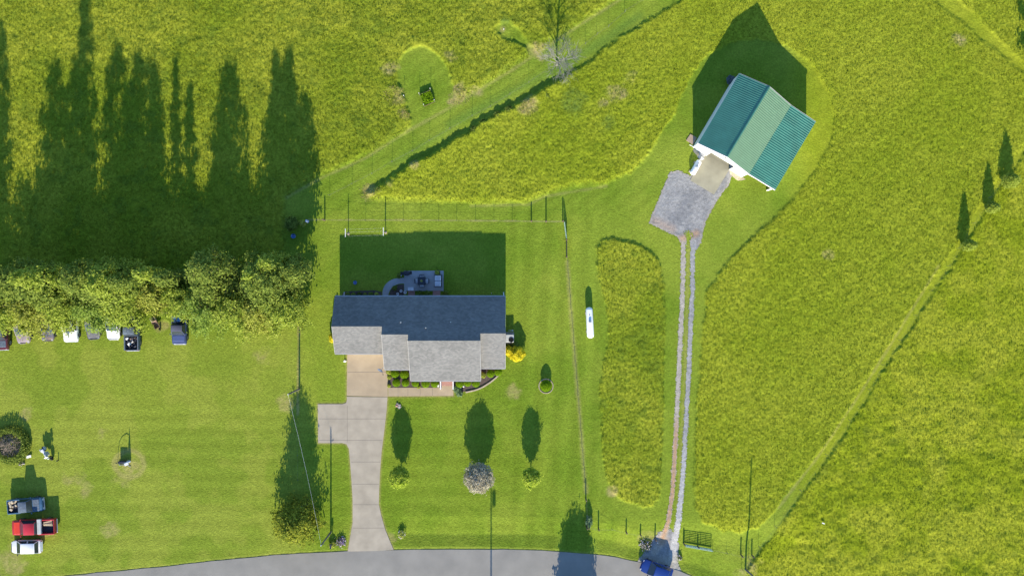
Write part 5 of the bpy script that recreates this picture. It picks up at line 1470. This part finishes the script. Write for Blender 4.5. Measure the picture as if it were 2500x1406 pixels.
blue = carpaint('faded_blue_paint', (.05, .115, .20), noise=.2); navy = carpaint('navy_paint', (.035, .055, .15), noise=.1, rough=.6, coat=0)
red = carpaint('red_paint', (.42, .022, .03), noise=.1); orange = carpaint('orange_red_hood', (.62, .045, .015), noise=.15)
white = carpaint('white_paint', (.78, .78, .78), noise=.02); maroon = carpaint('maroon_paint', (.10, .02, .03), noise=.2)
greyp = carpaint('dull_grey_paint', (.13, .13, .14), noise=.35, nscale=6, rough=.8, coat=0); rustb = carpaint('blue_brown_paint', (.07, .09, .15), col2=(.20, .14, .10), rough=.7, coat=0)
faded = carpaint('faded_grey_blue', (.10, .13, .17), noise=.3, nscale=5, rough=.8, coat=0); lilac = carpaint('faded_lilac_paint', (.28, .23, .25), noise=.2, rough=.8, coat=0)
deep = carpaint('deep_blue_paint', (.010, .035, .19), noise=.05, coat=1, rough=.25)
v1 = vehicle('pickup_truck', 'faded blue pickup with junk in its bed, uppermost of three', 'pickup', 61, 1232, R(5), 4.25, 1.72, 1.65, blue, 'pickup', 'vehicles parked on the left lawn', roofm=faded, hoodm=faded, cab=(-.45, -.33, .62, 1.0))
v2 = vehicle('pickup_truck', 'bright red pickup with grey tool box across its bed', 'pickup', 83, 1284, R(182), 5.2, 1.85, 1.75, red, 'pickup', 'vehicles parked on the left lawn', hoodm=orange, cab=(-.60, -.52, .75, 1.55))
v3 = vehicle('white_car', 'small white hatchback nearest the road on the left lawn', 'car', 62.5, 1333, R(181), 3.65, 1.62, 1.45, white, 'wagon', 'vehicles parked on the left lawn', cab=(-1.6, -1.4, .25, 1.05))
v4 = vehicle('blue_car', 'deep blue car on the road at the lane mouth', 'car', 1605, 1393, R(160), 3.9, 1.7, 1.45, deep, 'wagon', cab=(-1.65, -1.35, .35, 1.0))
# load of the pickups
def junk(name, label, px, py, z_, w, l, n, seed, mats, rz=0):
    px = 1250 - (1250 - px) * (1 - z_ / CAM_H); py = 703 - (703 - py) * (1 - z_ / CAM_H)
    rd = random.Random(seed); t = thing(name, label, 'junk', px, py, rz, z=z_)
    for k in range(n):
        mt = M[rd.choice(mats)]
        sx_, sy_, sz_ = rd.uniform(.12, .4), rd.uniform(.1, .35), rd.uniform(.06, .25)
        MB().box((rd.uniform(-w, w) / 2, rd.uniform(-l, l) / 2, sz_ / 2 + rd.uniform(0, .15)), (sx_, sy_, sz_), rd.uniform(0, 3), bev=.03).build('scrap_piece', mt, t)
    return t
junk('scrap_load', 'cut wood and scraps in the bed of the faded blue pickup', 35, 1233, .66, 1.0, 1.1, 16, 1, ['wood_light', 'wood_light', 'wood', 'bedliner'], R(5))
t = thing('lumber', 'loose pale boards in the bed of the red pickup', 'lumber', 125.5, 1273, R(8), z=.66)
for k in range(6): MB().box((0, -.25 + k * .1, .05 + .04 * (k % 3)), (1.1, .07, .05), .05 * (k - 3)).build('plank', M['wood_light'], t)
t = thing('tool_box', 'long grey metal tool box across the red pickup bed', 'tool box', 110.5, 1277.5, R(92), z=1.08)
MB().box((0, 0, .1), (1.75, .42, .24), bev=.03).build('body', M['ac'], t); MB().box((0, 0, .235), (1.8, .46, .04), bev=.02).build('lid', M['ac'], t)
vehicle('parked_suv', 'maroon truck with grey hood at the left picture edge', 'truck', 1, 810, R(-88), 4.3, 1.8, 1.7, maroon, 'pickup', GC, roofm=faded, hoodm=faded)
vehicle('parked_car', 'faded lilac car almost hidden under the leaves', 'car', 52, 798, R(-84), 4.0, 1.7, 1.4, lilac, 'car', GC)
vehicle('parked_car', 'blue and rust brown car half under the leaves', 'car', 113, 792, R(-88), 4.0, 1.65, 1.4, rustb, 'car', GC)
vehicle('parked_truck', 'white truck with a peeling hood under the leaves', 'truck', 171, 790, R(-88), 4.3, 1.75, 1.6, white, 'pickup', GC)
vehicle('parked_car', 'dull dark grey car between the two white ones', 'car', 224, 788, R(-86), 4.0, 1.65, 1.35, greyp, 'car', GC)
vehicle('parked_car', 'white car with blue side between grey car and junk truck', 'car', 275, 789, R(-90), 4.0, 1.65, 1.4, white, 'car', GC)
vehicle('parked_truck', 'dark green grey truck backed out with a junk filled bed', 'truck', 321, 808, R(91), 4.7, 1.75, 1.65, faded, 'pickup', GC)
junk('scrap_load', 'dark junk with a white basin in the truck bed', 322, 835, .66, 1.1, 1.2, 22, 3, ['bedliner', 'black', 'dark_metal', 'rust', 'bedliner', 'white'])
vehicle('parked_truck', 'navy pickup with a white edged windshield, rightmost of the row', 'truck', 437, 799, R(-90), 4.0, 1.75, 1.6, navy, 'pickup', GC, roofm=carpaint('navy_dust', (.07, .075, .12), rough=.9, coat=0), hoodm=carpaint('navy_hood', (.055, .085, .22), rough=.7, coat=0))
t = junk('barrel_load', 'blue drums and grey bags in the navy pickup bed', 436, 778, .66, 1.1, 1.0, 9, 5, ['blue_pl', 'tarp', 'dark_metal', 'cushion'])
for a, b_ in ((-.3, .1), (.25, -.1)): MB().lathe([(.24, 0), (.26, .1), (.24, .25), (.26, .4), (.24, .6), (.05, .61)], (a, b_, 0), 14).build('drum', M['blue_pl'], t)
# wheelbarrow
t = thing('wheelbarrow', 'dark wheelbarrow with long handle between the parked trucks', 'wheelbarrow', 385, 792, R(-60))
MB().add([(-.35, -.2, .3), (.35, -.2, .3), (.35, .2, .3), (-.35, .2, .3), (-.5, -.33, .6), (.5, -.33, .6), (.5, .33, .6), (-.5, .33, .6), (-.32, -.17, .33), (.32, -.17, .33), (.32, .17, .33), (-.32, .17, .33), (-.46, -.3, .6), (.46, -.3, .6), (.46, .3, .6), (-.46, .3, .6)],
         [(3, 2, 1, 0), (0, 1, 5, 4), (1, 2, 6, 5), (2, 3, 7, 6), (3, 0, 4, 7), (8, 9, 10, 11), (9, 8, 12, 13), (10, 9, 13, 14), (11, 10, 14, 15), (8, 11, 15, 12), (4, 5, 13, 12), (5, 6, 14, 13), (6, 7, 15, 14), (7, 4, 12, 15)]).build('tray', M['rust'], t)
for s_ in (-1, 1): MB().tube([(.6, s_ * .05, .18), (0, s_ * .22, .28), (-.95, s_ * .3, .62)], .02, 5).build('handle', M['wood_light'], t)
MB().lathe([(.18, -.04), (.2, 0), (.18, .04)], (.65, 0, .2), 14, 'y').build('wheel', M['tyre'], t)
rocks('scrap_heap', 'pale scrap and weeds left of the wheelbarrow', 375, 780, .35, 8, 9, [('flower_w', 40), ('leaf_b', 60)])

# motorbike
t = thing('motorbike', 'silver grey motorbike parked slantwise on the left lawn', 'motorbike', 120, 1105, R(-52))
for xx in (-.72, .72):
    w_ = MB().lathe([(.2, -.05), (.3, -.06), (.32, 0), (.3, .06), (.2, .05)], (xx, 0, .32), 18, 'y').build('wheel', M['tyre'], t, smooth=40)
    MB().lathe([(.18, -.03), (.05, -.05), (.05, .05), (.18, .03)], (xx, 0, .32), 12, 'y').build('rim', M['rim'], w_)
MB().lathe([(.03, -.35), (.16, -.2), (.19, .05), (.12, .28), (.03, .34)], (.12, 0, .82), 14, 'x').build('fuel_tank', M['ac'], t, smooth=50)
MB().box((-.42, 0, .78), (.62, .3, .14), bev=.06).build('seat', M['cushion'], t)
MB().box((.0, 0, .45), (.5, .3, .38), bev=.06).build('engine', M['ac'], t)
for s_ in (-1, 1):
    MB().tube([(.72, s_ * .09, .32), (.5, s_ * .09, .95)], .025, 6).build('fork', M['chrome'], t)
    MB().box((-.68, s_ * .27, .55), (.42, .16, .32), bev=.04).build('pannier', M['ac'], t)
MB().tube([(.3, -.42, 1.02), (.46, -.2, 1.05), (.5, 0, 1.0), (.46, .2, 1.05), (.3, .42, 1.02)], .02, 6).build('handlebar', M['dark_metal'], t)
MB().lathe([(.02, 0), (.1, .03), (.11, .12), (.02, .14)], (.6, 0, .88), 12, 'x').build('headlight', M['lamp'], t)
MB().add([(.52, -.2, .95), (.52, .2, .95), (.4, .15, 1.32), (.4, -.15, 1.32), (.5, -.2, .95), (.5, .2, .95), (.38, .15, 1.32), (.38, -.15, 1.32)], [(0, 1, 2, 3), (7, 6, 5, 4), (0, 4, 5, 1), (1, 5, 6, 2), (2, 6, 7, 3), (3, 7, 4, 0)]).build('windscreen', M['cushion'], t)
t = thing('black_post', 'short black post beside the motorbike', 'post', 143, 1123)
MB().box((0, 0, .15), (.1, .1, .4)).build('shaft', M['black'], t); MB().box((0, 0, .36), (.14, .14, .03)).build('cap', M['black'], t)
# garden swing with folded canopy
t = thing('garden_swing', 'metal framed garden swing with blue white fabric on a worn grass patch', 'swing', 307, 1130)
fr_ = MB()
for pts in ([(-.9, -.25, .06), (-.9, .3, .06)], [(-.9, -.25, .06), (.2, -.22, .06)], [(.2, -.22, .06), (.75, -.45, .06)], [(-.9, .22, .06), (.2, .05, .06)], [(-.85, .25, .06), (.8, .25, .06)]): fr_.tube([(a * .85, b_, c_) for a, b_, c_ in pts], .035, 6)
fr_.build('base_frame', M['chrome'], t)
MB().tube([(-.95, .1, .0), (-.92, .15, .55), (-.75, .2, 1.0), (-.45, .22, 1.22), (.1, .25, 1.36), (.42, .25, 1.3)], .03, 7).build('curved_pole', M['dark_metal'], t)
MB().lathe([(.02, 0), (.22, .1), (.2, .3), (.13, .8), (.05, 1.35), (.01, 1.65)], (.45, .25, .02), 10, sx=1, sy=.6).build('folded_canopy', mat('blue_white_fabric', (.45, .52, .72), .8, noise=.3, nscale=9), t)
MB().box((-.2, .2, .42), (.9, .3, .5), bev=.05).build('seat', M['dark_metal'], t)
MB().box((.3, .05, .5), (.5, .45, .08), .4, bev=.03).build('cushion', M['cushion'], t)
